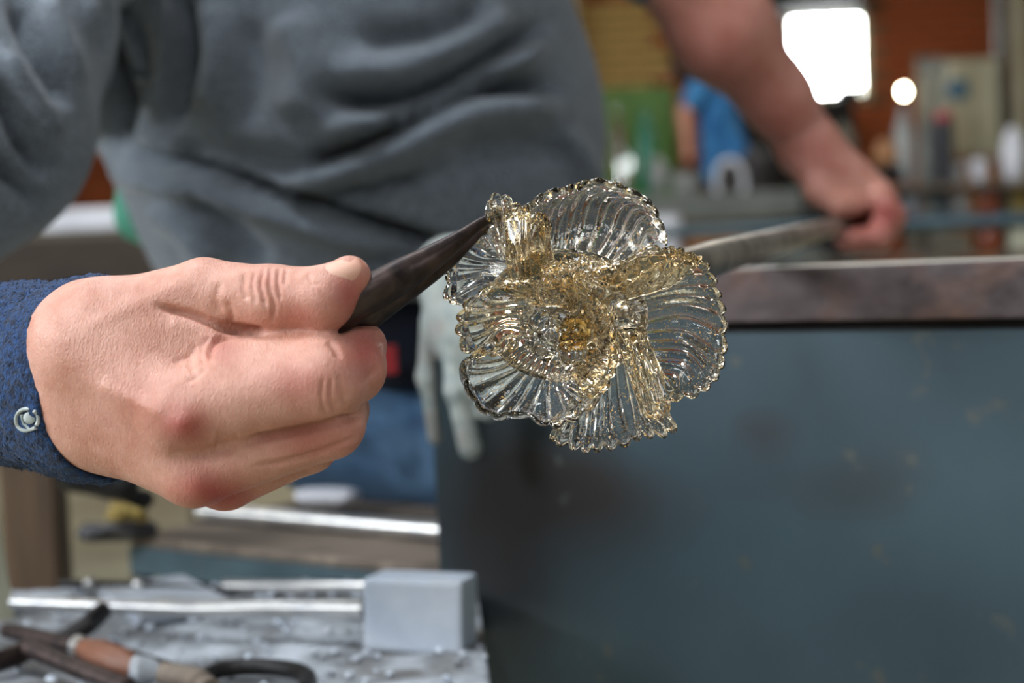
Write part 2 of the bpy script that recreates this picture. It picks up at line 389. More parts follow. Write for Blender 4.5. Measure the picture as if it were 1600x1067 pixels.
def vnormals(V, F):
    n = np.cross(V[F[:, 2]] - V[F[:, 0]], V[F[:, 3]] - V[F[:, 1]]); N_ = np.zeros_like(V)
    for k in range(4): np.add.at(N_, F[:, k], n)
    return N_ / (np.linalg.norm(N_, axis=1)[:, None] + 1e-12)
def pdist(V, poly):
    x, y, D = proj(V); best = np.full(len(V), 1e9); tt = np.zeros(len(V)); poly = np.asarray(poly, float); m_ = len(poly) - 1
    if m_ == 0: return np.hypot(x - poly[0, 0], y - poly[0, 1]), tt
    for i in range(m_):
        a, b_ = poly[i], poly[i + 1]; ab = b_ - a; t = np.clip(((x - a[0]) * ab[0] + (y - a[1]) * ab[1]) / (ab @ ab + 1e-9), 0, 1)
        d = np.hypot(x - a[0] - t * ab[0], y - a[1] - t * ab[1]); mk = d < best; best[mk] = d[mk]; tt[mk] = (i + t[mk]) / m_
    return best, tt
def carve(V, F, strokes, fixed=False):
    """sculpt strokes: (points, width, height) displace the facing surface along its normals"""
    N0 = vnormals(V, F)
    if fixed:
        E = np.concatenate([F[:, [0, 1]], F[:, [1, 2]], F[:, [2, 3]], F[:, [3, 0]]])
        for _ in range(12):
            A_ = N0.copy(); np.add.at(A_, E[:, 0], N0[E[:, 1]]); np.add.at(A_, E[:, 1], N0[E[:, 0]]); N0 = A_ / (np.linalg.norm(A_, axis=1)[:, None] + 1e-12)
    V0 = V.copy(); VX = V
    for poly, sg, amp in strokes:
        Nn = N0 if fixed else vnormals(V, F); face = np.clip(-(Nn @ _f) * 2.0, 0, 1)
        P = catmull([list(p) + [0] for p in poly], 24)[:, :2] if len(poly) > 2 else np.asarray(poly, float)
        d, t = pdist(V0 if fixed else V, P); fade = np.clip(np.minimum(t, 1 - t) * 6 + .15, 0, 1) if len(poly) > 1 else 1
        V = V + Nn * (amp * np.exp(-(d / sg) ** 2) * face * fade)[:, None]
    return V
def refine(V, F, it=2):
    E = np.sort(np.concatenate([F[:, [0, 1]], F[:, [1, 2]], F[:, [2, 3]], F[:, [3, 0]]]), axis=1)
    key = E[:, 0].astype(np.int64) * len(V) + E[:, 1]; uq, first, inv = np.unique(key, return_index=True, return_inverse=True)
    Eu = E[first]; n = len(V); m_ = len(Eu); e = (inv.reshape(4, -1) + n)
    c = np.arange(len(F)) + n + m_
    V2 = np.vstack([V, (V[Eu[:, 0]] + V[Eu[:, 1]]) / 2, V[F].mean(1)])
    F2 = np.concatenate([np.stack([F[:, i], e[i], c, e[i - 1]], 1) for i in range(4)])
    for _ in range(it):
        E2 = np.concatenate([F2[:, [0, 1]], F2[:, [1, 2]], F2[:, [2, 3]], F2[:, [3, 0]]]); A_ = np.zeros_like(V2); ct = np.zeros(len(V2))
        np.add.at(A_, E2[:, 0], V2[E2[:, 1]]); np.add.at(ct, E2[:, 0], 1); V2 = .5 * V2 + .5 * A_ / np.maximum(ct, 1)[:, None]
    return V2, F2
def bbox(pts, pad): pts = np.asarray(pts); return pts.min(0) - pad, pts.max(0) + pad
# ================================================================== the room
def struct(name, V=None, mb=None, m=None): 
    return tag(mb.build(name, m), kind='structure')
XL, XR, YF, YB, ZC = -3.5, 4.2, -3.0, 10.5, 3.3
struct('floor', mb=MB().box(((XL + XR) / 2, (YF + YB) / 2, -.05), (XR - XL + .4, YB - YF + .4, .1)), m=MT['floor'])
struct('ceiling', mb=MB().box(((XL + XR) / 2, (YF + YB) / 2, ZC + .05), (XR - XL + .4, YB - YF + .4, .1)), m=MT['ceil'])
struct('wall_left', mb=MB().box((XL - .1, (YF + YB) / 2, ZC / 2), (.2, YB - YF + .6, ZC)), m=MT['plaster'])
struct('wall_right', mb=MB().box((XR + .1, (YF + YB) / 2, ZC / 2), (.2, YB - YF + .6, ZC)), m=MT['plaster'])
struct('wall_front', mb=MB().box(((XL + XR) / 2, YF - .1, ZC / 2), (XR - XL, .2, ZC)), m=MT['plaster'])
wb = struct('wall_back', mb=MB().box(((XL + XR) / 2, YB + .14, ZC / 2), (XR - XL, .2, ZC)), m=MT['mortar'])
EM2 = mat('daylit_pane_near', (1, 1, 1, 1), None, rough=.2, emit=((.9, .95, 1, 1), 7.0))
EM3 = mat('daylit_pane_left', (1, 1, 1, 1), None, rough=.2, emit=((.88, .94, 1, 1), 10.0))
EM = mat('daylit_pane', (1, 1, 1, 1), None, rough=.2, emit=((.93, .97, 1, 1), 36.0))
def window(name, c, wx, hz, ax, nz_):
    """ax: unit vector along the width, nz_: unit vector into the room"""
    c = Vector(c); ax = Vector(ax); nn = Vector(nz_); R = Matrix((ax, nn, Vector((0, 0, 1)))).transposed()
    mb = MB()
    for s_ in (-1, 1):
        mb.box(c + ax * s_ * (wx / 2) , (.05, .07, hz + .05), R, .006); mb.box(c + Vector((0, 0, s_ * hz / 2)), (wx + .05, .07, .05), R, .006)
    mb.box(c, (.025, .04, hz), R); mb.box(c, (wx, .04, .025), R)
    o = struct(name, mb=mb, m=MT['cream'])
    o['label'] = 'daylit window'; del o['label']
    for i in (-1, 1):
        for j in (-1, 1):
            p = MB().box(c + ax * i * wx / 4 + Vector((0, 0, j * hz / 4)) - nn * .01, (wx / 2 - .02, .006, hz / 2 - .02), R).build('pane', EM if name == 'window_1' else EM3 if name == 'window_2' else EM2)
            p.parent = o; p.location = p.location - o.location
    return o
wc = (GY(1290, 24, YB) + GY(1290, 155, YB)) / 2
WW, WH = 118 * YB / FPX, 128 * YB / FPX
window('window_1', (wc[0], YB - .02, wc[2]), WW, WH, (1, 0, 0), (0, -1, 0))
window('window_2', (XL + .03, -.4, 2.3), 2.4, 1.5, (0, 1, 0), (1, 0, 0))
window('glint_window', (XR - .03, .6, 2.0), 1.1, 1.2, (0, -1, 0), (-1, 0, 0))  # unseen window, added for glints on the petals' right side
window('window_3', (-1.3, YF + .04, 1.95), .8, 1.2, (-1, 0, 0), (0, 1, 0))
window('window_4', (1.2, YF + .04, 1.95), .8, 1.2, (-1, 0, 0), (0, 1, 0))
# bricks: those in view one by one, the rest of the wall joined
brick_me = {}
def brick_mesh(mn):
    if mn not in brick_me:
        bm = bmesh.new(); bmesh.ops.create_cube(bm, size=1)
        for v in bm.verts: v.co = Vector((v.co.x * .213, v.co.y * .05, v.co.z * .063))
        bmesh.ops.bevel(bm, geom=list(bm.edges), offset=.004, segments=1, affect='EDGES')
        me = bpy.data.meshes.new('brick'); bm.to_mesh(me); bm.free(); me.materials.append(MT[mn]); brick_me[mn] = me
    return brick_me[mn]
rest = MB(); nb = 0
wo = Vector(parent_origin(wb))
for rrow in range(44):
    z = .0375 + rrow * .075
    for c_ in range(-1, 36):
        x = XL + .11 + c_ * .225 + (.1125 if rrow % 2 else 0)
        if x < XL + .1 or x > XR - .1: continue
        if abs(x - wc[0]) < WW / 2 + .12 and abs(z - wc[2]) < WH / 2 + .05: continue
        y = YB + .03 + random.uniform(-.006, .004)
        seen = .38 < x < 3.5 and 1.15 < z < 2.42
        if seen and nb < 300:
            o = bpy.data.objects.new('brick', brick_mesh('tanbrick' if x < 1.0 + .1 * ((rrow * 7) % 3) else 'redbrick')); COL.objects.link(o)
            o.parent = wb; o.location = Vector((x, y, z)) - wo; o.rotation_euler = (0, random.uniform(-.01, .01), random.uniform(-.02, .02)); nb += 1
        else: rest.box((x, y, z), (.213, .05, .063))
ro = rest.build('brickwork', MT['redbrick'], wb); ro['kind'] = 'stuff'

# ================================================================== the glassworker's bench
A = W(1140, 505, .88); zb = A[2]; Bp = G(1600, 498, zb)
U = Bp - A; U[2] = 0; U /= np.linalg.norm(U); NN = np.array([U[1], -U[0], 0.0])     # NN points to the photographer's side
if NN[1] > 0: NN = -NN
RB = Matrix((Vector(U), Vector(-NN), Vector((0, 0, 1)))).transposed()
def along(px, py, off=0.0):
    """point of the bench's side plane (shifted by off towards the viewer) seen at px, py"""
    d = _f + (px - 800) / FPX * _r - (py - 533.5) / FPX * _u
    P0 = A + NN * off; t = ((P0 - CAM) @ NN) / (d @ NN); return CAM + d * t
zt = along(1300, 416)[2]
L0 = along(657, 500); L1 = A + U * .62
hb = zt - zb; ctr = (L0 + L1) / 2; ln = np.linalg.norm((L1 - L0)[:2])
bench = empty('workbench', (ctr[0], ctr[1], 0), 'blue-grey steel glassworking bench with rusty rail, side sheet and plank seat', 'bench')
bc = np.array([ctr[0], ctr[1], 0]) - NN * .004
MB().box(bc + np.array([0, 0, (zt + zb) / 2]) - NN * .004, (ln, .008, hb), RB, .0015).build('rail', MT['rail'], bench)
tf = MB().box(bc + np.array([0, 0, zt - .003]) - NN * .056, (ln, .096, .006), RB, .001).build('rail_flange', MT['railtop'], bench)
tf['label'] = 'worn bright top face of rail'
MB().box(bc + np.array([0, 0, zb - .02]) - NN * .016, (ln, .004, .06), RB).build('shade_strip', MT['black'], bench)  # black strip added to make the shadow line under the rail
# side sheet with stains and cast shadow put into the colour
nx_, nz2 = 150, 90
zlo = .06; V = []; st = []
for j in range(nz2 + 1):
    for i in range(nx_ + 1):
        P = L0 + (L1 - L0) * i / nx_; z = zlo + (zb - .006 - zlo) * j / nz2
        warp = .0015 * math.sin(i * .11) * math.sin(j * .09)
        V.append([P[0] - NN[0] * (.008 + warp), P[1] - NN[1] * (.008 + warp), z])
V = np.array(V); F = [[j * (nx_ + 1) + i, j * (nx_ + 1) + i + 1, (j + 1) * (nx_ + 1) + i + 1, (j + 1) * (nx_ + 1) + i] for j in range(nz2) for i in range(nx_)]
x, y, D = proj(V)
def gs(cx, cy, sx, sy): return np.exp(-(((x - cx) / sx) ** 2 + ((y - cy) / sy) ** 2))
stain_shade = .4 * gs(1000, 800, 150, 80) + .35 * gs(1190, 670, 60, 40) + .3 * gs(880, 740, 120, 60) + .16 * gs(1480, 570, 25, 22) + .28 * gs(1330, 760, 130, 60) + .35 * gs(760, 860, 140, 170)  # central blotch and lower-left dark are cast shadows painted in; others are stains
k = len(V); V2 = V - NN * .003; F += [[k + a for a in f[::-1]] for f in F[:nx_ * nz2]]
pn = mesh_obj('side_panel', np.vstack([V, V2]), F, MT['panel'], bench); attr(pn, 'stain_shade', np.r_[stain_shade, stain_shade])
for q in (.02, .98):
    P = L0 + (L1 - L0) * q; MB().box((P[0] - NN[0] * .03, P[1] - NN[1] * .03, (zb) / 2), (.04, .035, zb), RB, .002).build('leg', MT['black'], bench)
# seat
Z_SEAT = .72 - .2
Sa = G(200, 838, Z_SEAT); Sb = G(676, 886, Z_SEAT); su = Sb - Sa; su[2] = 0; sl = np.linalg.norm(su); su /= sl
sn = np.array([su[1], -su[0], 0]); sn = sn if sn[1] < 0 else -sn
RS = Matrix((Vector(su), Vector(-sn), Vector((0, 0, 1)))).transposed()
print('BENCH', A, Bp, U, 'seat', Sa, Sb, su, 'zt', zt, 'L0', L0)
Lx = sl + .06; sc_ = Sa + su * Lx / 2
for i in range(3):
    MB().box(sc_ - sn * (.062 + i * .122) - np.array([0, 0, .004]), (Lx, .12, .008), RS, .003).build('plank', MT['seatwood'], bench)
MB().box(sc_ - sn * .004 - np.array([0, 0, .008 + .0105]), (Lx, .008, .021), RS, .001).build('apron', MT['bsteel'], bench)
MB().box(sc_ - sn * .36 - np.array([0, 0, .008 + .0105]), (Lx, .008, .021), RS, .001).build('apron', MT['bsteel'], bench)
for q, dd in ((.012, .01), (.21, .01), (.38, .01), (.012, .34), (.9, .34)):
    P = Sa + su * (q * sl) - sn * dd; MB().box((P[0], P[1], (Z_SEAT - .02) / 2), (.012, .012, Z_SEAT - .02), RS).build('leg', MT['black'], bench)
# bright steel strip lying on the seat
s1 = G(395, 793, Z_SEAT + .014); s2 = G(700, 817, Z_SEAT + .014)
sd = s2 - s1; sd[2] = 0; s1 = s1 - sd * .3
b1 = MB(); b1.tube([s1 - [0, 0, .0065], (s1 + s2) / 2 - [0, 0, .0065], s2 - [0, 0, .0065]], .0072, 14)
tag(b1.build('steel_rod', MT['steel'], None, True), 'bright polished steel rod lying along the wooden seat', 'rod')

# ================================================================== tool table
ZT = .51
def T(px, py, up=0.0): return G(px, py, ZT + up)
c1, c2, c3, c4 = T(-190, 925), T(742, 905), T(772, 1105), T(-300, 1130)
table = empty('tool_table', (c1 + c2 + c3 + c4) / 4 * [1, 1, 0], 'low tool table with pale ash-dusted top below the hand', 'table')
nx_, ny_ = 120, 60; V = []
for j in range(ny_ + 1):
    for i in range(nx_ + 1):
        a, b_ = i / nx_, j / ny_; P = (c1 * (1 - a) + c2 * a) * (1 - b_) + (c4 * (1 - a) + c3 * a) * b_
        P = P + [0, 0, .0022 * mnoise.noise(Vector(P) * 28) + .001 * mnoise.noise(Vector(P) * 90) - .001]; V.append(P)
k = len(V); V = V + [p - np.array([0, 0, .025]) for p in V]
F = []
for j in range(ny_):
    for i in range(nx_):
        a = j * (nx_ + 1) + i; q = [a, a + nx_ + 1, a + nx_ + 2, a + 1]; F.append(q); F.append([k + t for t in q[::-1]])
per = [i for i in range(nx_ + 1)] + [j * (nx_ + 1) + nx_ for j in range(1, ny_ + 1)] + [ny_ * (nx_ + 1) + i for i in range(nx_ - 1, -1, -1)] + [j * (nx_ + 1) for j in range(ny_ - 1, 0, -1)]
for i in range(len(per)):
    a, b_ = per[i], per[(i + 1) % len(per)]; F.append([a, b_, b_ + k, a + k])
mesh_obj('tabletop', V, F, MT['ash'], table)
for cc in (c1, c2, c3, c4):
    P = cc * .93 + (c1 + c2 + c3 + c4) / 4 * .07
    MB().box((P[0], P[1], (ZT - .026) / 2), (.035, .035, ZT - .026), RB, .002).build('leg', MT['black'], table)
# ash and glass crumbs
cr = MB()
for i in range(420):
    a, b_ = random.random(), random.random(); P = (c1 * (1 - a) + c2 * a) * (1 - b_) + (c4 * (1 - a) + c3 * a) * b_
    bm = bmesh.new(); bmesh.ops.create_icosphere(bm, subdivisions=1, radius=random.uniform(.0008, .0035))
    for v in bm.verts: v.co *= random.uniform(.7, 1.3); v.co.z *= .6
    cr.addbm(bm, P + [0, 0, .0012])
tag(cr.build('crumbs', MT['plate'], None, True), 'pale ash and glass crumbs scattered on tool table', 'debris', kind='stuff')

# paddle: pale block with tapered steel handle
P0 = W(655, 963, .852); paddle = empty('paddle', T(655, 1018), 'square pale metal paddle block with long steel handle', 'paddle')
bz = W(655, 1016, .852)
fr = Matrix((Vector(_r), Vector(_f), Vector(_u))).transposed()
Rp = fr @ rot('Z', -14)
hh = 116 * .852 / FPX
MB().box(P0 + _f * .016, (162 * .852 / FPX, .034, hh), Rp, .003).build('block', MT['plate'], paddle)
hp = [W(574, 952, .865), W(540, 951, .872), W(430, 950, .885), W(300, 952, .90), W(120, 945, .92), W(18, 941, .93)]
MB().tube(hp, [.0070, .0066, .0056, .0046, .0036, .0032], 14).build('handle', MT['steel'], paddle, True)
def rod_on(name, label, pts, r, m, cat='rod', part=None):
    mb = MB().tube([T(px, py, (r if not hasattr(r, '__len__') else max(r)) + .001 + (u_ if u_ else 0)) for px, py, u_ in pts], r, 12)
    return tag(mb.build(name, MT[m], None, True), label, cat)
rod_on('punty_rod', 'slim steel rod at the back of the tool table, behind the paddle handle', [(350, 916, 0), (470, 917, 0), (572, 918, 0)], .0046, 'steel')
rod_on('iron_rod', 'thin dark rod along far edge of tool table beside post', [(95, 912, .004), (230, 915, .003), (345, 925, 0)], .003, 'black')
for px, py in ((140, 912), (217, 913)):
    mb = MB(); bm = bmesh.new(); bmesh.ops.create_uvsphere(bm, u_segments=14, v_segments=10, radius=.0045); mb.addbm(bm, T(px, py, .0095))
    tag(mb.build('steel_ball', MT['steel'], None, True), 'small bright metal ball on the thin dark rod, %s one' % ('left' if px < 200 else 'right'), 'ball', 'metal balls on the dark rod')
# sheet of pale board
mb = MB(); q1 = T(255, 935, .004); mb.box(q1, (.11, .06, .006), RB @ rot('Z', -28), .001)
tag(mb.build('pale_board', MT['plate']), 'small pale board lying behind the paddle handle', 'board')
# shears with wooden handle
sh = empty('hand_tool', T(130, 1010), 'dark forged tool with orange-brown wooden grip and bright ferrule', 'tool')
MB().tube([T(10, 985, .01), T(70, 998, .01), T(122, 1010, .01)], [.0045, .005, .0045], 12).build('shank', MT['iron'], sh, True)
MB().tube([T(121, 1009, .01), T(133, 1012, .01)], [.0062, .0062], 14).build('ferrule', MT['steel'], sh, True)
MB().tube([T(133, 1015, .010), T(160, 1027, .011), T(195, 1040, .010), T(212, 1046, .009)], [.006, .0095, .0085, .005], 14).build('grip', MT['copper'], sh, True)
MB().tube([T(198, 1040, .009), T(230, 1048, .009), T(252, 1050, .008)], [.006, .0075, .004], 14).build('pommel', MT['ash'], sh, True)
rod_on('dark_rod', 'dark rod running from the wooden grip toward the table centre', [(135, 1003, .002), (190, 1018, .001), (262, 1040, 0)], .0028, 'black')
rod_on('tweezers', 'pair of dark crossing rods at the left edge of the tool table', [(-30, 1042, .002), (20, 1026, .002), (50, 1012, .004)], .006, 'iron', 'tweezers')
rod_on('scissor_blade', 'long dark blade slanting to the bottom edge left of the loop', [(45, 1012, .008), (110, 1040, .004), (200, 1075, .0)], .005, 'iron', 'blade')
rod_on('hook', 'short dark hooked rod beside the cream post', [(100, 1000, .004), (135, 978, .01), (160, 955, .012)], .0055, 'black', 'hook')
# jacks: a sprung dark loop
lp = [T(315, 1078, .006), T(322, 1058, .006), T(345, 1047, .006), T(385, 1042, .006), T(430, 1043, .006), T(468, 1050, .006), T(482, 1062, .006), T(476, 1082, .006)]
tag(MB().tube(catmull(lp, 30), .0045, 12).build('jacks', MT['black'], None, True), 'curved black sprung loop at the bottom of the tool table', 'jacks')
rod_on('flat_file', 'rusty flat file near the bottom centre of the tool table', [(255, 1052, 0), (310, 1062, 0), (330, 1080, 0)], .006, 'seatwood', 'file')

# things at the seat's left end
mb = MB(); V_, F_ = nets([('u', .01, cone(W(122, 742, 1.12), W(190, 764, 1.12), .008, .008)), ('u', .02, cone(W(112, 740, 1.12), W(205, 745, 1.13), .009, .006)), ('u', .01, cone(W(170, 768, 1.13), W(225, 780, 1.16), .005, .008))], *bbox([W(112, 742, 1.12), W(230, 790, 1.16)], .03), .003)
tag(mesh_obj('tool_pouch', V_, F_, MT['black']), 'small shiny black pouch on the left end of seat under the cuff', 'pouch')
sp = [('u', .003, ell(W(188 + random.uniform(-16, 34), 797 + random.uniform(-12, 12), 1.18 + random.uniform(-.01, .01)), np.array([.0052, .005, .0042]) * random.uniform(.7, 1.2))) for _ in range(20)]
V_, F_ = nets(sp, *bbox([W(160, 770, 1.18), W(240, 820, 1.18)], .03), .0025)
tag(mesh_obj('sponge', V_, F_, MT['yellow']), 'crumpled yellow sponge on the left end of seat', 'sponge')
sp = [('u', .008, ell(W(178 + random.uniform(-50, 60), 828 + random.uniform(-6, 9), 1.2 + random.uniform(-.012, .012)), np.array([.010, .009, .0045]) * random.uniform(.5, 1.2))) for _ in range(14)]
V_, F_ = nets(sp, *bbox([W(110, 815, 1.2), W(245, 845, 1.2)], .03), .003)
tag(mesh_obj('grey_rag', V_, F_, MT['bgdark']), 'dirty grey rag hanging off the left end of seat', 'rag')

# timber post, cream board, dark table with box on the left
def slab_px(name, px0, px1, y0, y1, D, depth, m, label=None, cat=None, kind=None, bev=.003, parent=None, D2=None):
    a = W(px0, (y0 + y1) / 2, D); b_ = W(px1, (y0 + y1) / 2, D); t = W((px0 + px1) / 2, y0, D); bt = W((px0 + px1) / 2, y1, D)
    cc = (a + b_) / 2; c = np.array([cc[0], cc[1] + depth / 2, (t[2] + bt[2]) / 2])
    o = MB().box(c, (np.linalg.norm(b_ - a), depth, abs(t[2] - bt[2])), None, bev).build(name, MT[m], parent)
    return tag(o, label, cat, kind=kind)
a = W(38, 500, 1.35); mb = MB().box((a[0], a[1], a[2] / 2), (.046, .046, a[2]), None, .003)
tag(mb.build('timber_post', MT['wood']), 'rough brown timber post standing left under the blue cuff', 'post')
a, b_ = W(-34, 820, 1.0), W(-10, 1020, .98)
tag(MB().tube([W(-40, 760, 1.0), W(-2, 1000, .98)], [.012, .012], 4).build('cream_board', MT['cream']), 'narrow cream board leaning at the left edge of tool table', 'board')
dt = empty('rear_table', (W(60, 400, 3.3) * [1, 1, 0]), 'dark timber side table behind the grey sleeve', 'table')
slab_px('tabletop', -500, 330, 380, 470, 3.3, .8, 'dkwood', parent=dt)
for px in (-470, 300):
    a = W(px, 432, 3.36); MB().box((a[0], a[1] + .03, a[2] / 2), (.06, .06, a[2]), None, .004).build('leg', MT['dkwood'], dt)
slab_px('board', 20, 192, 360, 379.5, 3.32, .3, 'plaster', 'brownish board on the dark side table under the white box', 'board')
slab_px('white_box', 60, 186, 326, 360, 3.34, .25, 'white', 'flat white box on the dark side table behind the sleeve', 'box', bev=.006)
# ================================================================== the background workshop
def vessel(name, label, cat, px, ytop, ybot, wpx, D, m, prof=None, group=None, lid=None):
    b_ = W(px, ybot, D); t = W(px, ytop, D); H = t[2] - b_[2]; r = wpx / 2 * D / FPX; b_ = b_ + [0, 0, .001]
    prof = prof or [(.9, 0), (1, .06), (1, .62), (.8, .76), (.42, .86), (.42, 1)]
    o = MB().lathe(b_, [(a * r, z * H) for a, z in prof], 20)
    if lid:
        e = empty(name, b_, label, cat, group); o.build('body', MT[m], e, True)
        MB().lathe(t - [0, 0, .06 * H], [(.85 * r, 0), (.85 * r, .2 * H), (.6 * r, .23 * H)], 16).build('cap', MT[lid], e, True); return e
    return tag(o.build(name, MT[m], None, True), label, cat, group)
CYL = [(.95, 0), (1, .04), (1, .96), (.93, 1)]
BULB = [(.3, 0), (.8, .12), (1, .45), (.8, .78), (.35, .95), (.1, 1)]
CUP = [(.55, 0), (.7, .05), (1, 1), (.9, 1), (.6, .1), (.01, .09)]

# grey-green pillar at the left of the brick wall
slab_px('trim_1', 830, 908, -160, 560, 9.9, .3, 'cream', kind='structure')
# green cabinet
gc = empty('green_cabinet', W(990, 300, 9.7) * [1, 1, 0], 'green painted metal cabinet against the tan bricks', 'cabinet')
slab_px('body', 915, 1062, 137, 575, 9.7, .5, 'greenpaint', parent=gc, bev=.01)
slab_px('door', 921, 986, 144, 560, 9.67, .03, 'greenpaint', parent=gc, bev=.006)
slab_px('door', 990, 1056, 144, 560, 9.67, .03, 'greenpaint', parent=gc, bev=.006)
slab_px('handle', 981, 984, 250, 275, 9.63, .03, 'steel', parent=gc); slab_px('handle', 992, 995, 250, 275, 9.63, .03, 'steel', parent=gc)
# black furnace and hood
fu = empty('furnace', W(1250, 300, 9.75) * [1, 1, 0], 'large black furnace below the bright window', 'furnace')
slab_px('body', 1130, 1342, 158, 590, 9.75, .6, 'soot', parent=fu, bev=.02)
slab_px('door', 1180, 1300, 200, 400, 9.7, .06, 'soot', parent=fu, bev=.02)
slab_px('handle', 1290, 1296, 250, 330, 9.66, .05, 'black', parent=fu, bev=.004)
slab_px('hood', 1180, 1352, -120, 10, 10.0, .4, 'soot', 'black hood above the bright window', 'hood', bev=.02)
slab_px('black_box', 1316, 1346, 134, 158, 9.8, .2, 'soot', 'small black box on the furnace top against the bright window', 'box')
# wall clutter on the right
cab = empty('wall_cabinet', W(1520, 160, 9.6), 'cream wall cabinet beside the white pipes', 'cabinet')
slab_px('body', 1480, 1564, 92, 245, 9.6, .35, 'cream', parent=cab, bev=.01)
slab_px('door', 1485, 1521, 98, 240, 9.57, .03, 'cream', parent=cab, bev=.006); slab_px('door', 1524, 1560, 98, 240, 9.57, .03, 'cream', parent=cab, bev=.006)
c_ = W(1496, 140, 9.56)
MB().lathe(c_, [(.01, 0), (.062, 0), (.062, .012), (.01, .014)], 24, (0, -1, 0)).build('round_sign', MT['blueplastic'], cab, True)['label'] = 'round blue sign'
dct = empty('duct', W(1455, 160, 9.0), 'grey vertical duct left of the cream cabinet', 'duct')
for i, px in enumerate((1438, 1454, 1470)):
    a, b_ = W(px, 90, 9.0), W(px + 6, 330, 9.0); MB().tube([[a[0], a[1], 0.02], [a[0], a[1], a[2]]], .028, 12).build('pipe', MT['pvc'], dct, True)
for px, mm, lab in ((1566, 'pvc', 'grey-white pipe right of the cream cabinet'), (1594, 'cream', 'cream pipe at the right edge by the wall')):
    a = W(px, 100, 9.7); tag(MB().tube([[a[0], a[1], 0], [a[0], a[1], ZC]], .042, 14).build('standpipe', MT[mm], None, True), lab, 'pipe')
slab_px('wooden_chest', 1496, 1562, 247, 590, 9.3, .3, 'orwood', 'tall brown wooden chest under the cream cabinet', 'chest')
# lamp: bright oval bulb on a stand
lmp = empty('lamp', W(1412, 285, 8.9) * [1, 1, 0], 'small glowing oval lamp right of the window', 'lamp')
c_ = W(1412, 143, 8.9)
bm = bmesh.new(); bmesh.ops.create_uvsphere(bm, u_segments=18, v_segments=12, radius=.017)
for v in bm.verts: v.co.z *= 1.5
bo = MB(); bo.addbm(bm, c_); bo.build('bulb', mat('lamp_glow', (1, 1, 1, 1), None, emit=((1, .88, .62, 1), 60)), lmp, True)
MB().tube([[c_[0], c_[1], .02], [c_[0], c_[1], c_[2] - .04]], .012, 10).build('pole', MT['black'], lmp, True)
MB().lathe([c_[0], c_[1], 0], [(.14, 0), (.14, .02), (.02, .035)], 20).build('base', MT['black'], lmp, True)

# far bench: grey slab with glassware
fb = empty('far_bench', W(1080, 320, 5.0) * [1, 1, 0], 'long grey workbench behind the flower with glassware on top', 'bench')
slab_px('worktop', 890, 1270, 303, 343, 5.0, .7, 'pvc', parent=fb, bev=.006)
for px in (905, 1255):
    a = W(px, 343, 5.05); MB().box((a[0], a[1] + .04, a[2] / 2), (.06, .06, a[2]), None, .004).build('leg', MT['bsteel'], fb)
vessel('glass_vase', 'clear glass vase at the left end of the grey workbench', 'vase', 974, 232, 303, 34, 5.1, 'glass', CUP)
vessel('white_vase', 'pale milky vase beside the teal bottle', 'vase', 1030, 245, 303, 30, 5.2, 'whiteplastic', BULB)
vessel('teal_bottle', 'dark teal bottle in front of the green cabinet', 'bottle', 1012, 172, 303, 28, 5.6, 'tealglass')
vessel('pale_bottle', 'pale green glass bottle left of the teal bottle', 'bottle', 968, 165, 303, 22, 5.6, 'glass')
vessel('shallow_bowl', 'pale shallow bowl on the grey workbench before the blue shirt', 'bowl', 1072, 270, 303, 56, 5.2, 'whiteplastic', CUP)
# glass loop (jug handle) standing on the bench
lp = [W(1120, 302, 5.02), W(1119, 275, 5.02), W(1126, 257, 5.02), W(1140, 250, 5.02), W(1154, 257, 5.02), W(1162, 277, 5.02), W(1162, 302, 5.02)]
tag(MB().tube(catmull(lp, 30), .009, 12).build('glass_arch', MT['white'], None, True), 'pale arched loop standing on the grey workbench', 'loop')

# blue bar with end legs, nearer
bb = empty('barrier', W(1350, 345, 2.5) * [1, 1, 0], 'blue-grey steel rail crossing behind the gripping hand', 'rail')
p1, p2 = W(980, 366, 2.7), W(1720, 339, 2.5)
MB().tube([p1, p2], [.0105, .0105], 4).build('bar', MT['bsteel'], bb)
for p in (p1, p2): MB().box((p[0], p[1], (p[2] - .01) / 2), (.025, .025, p[2] - .01), None, .002).build('leg', MT['bsteel'], bb)

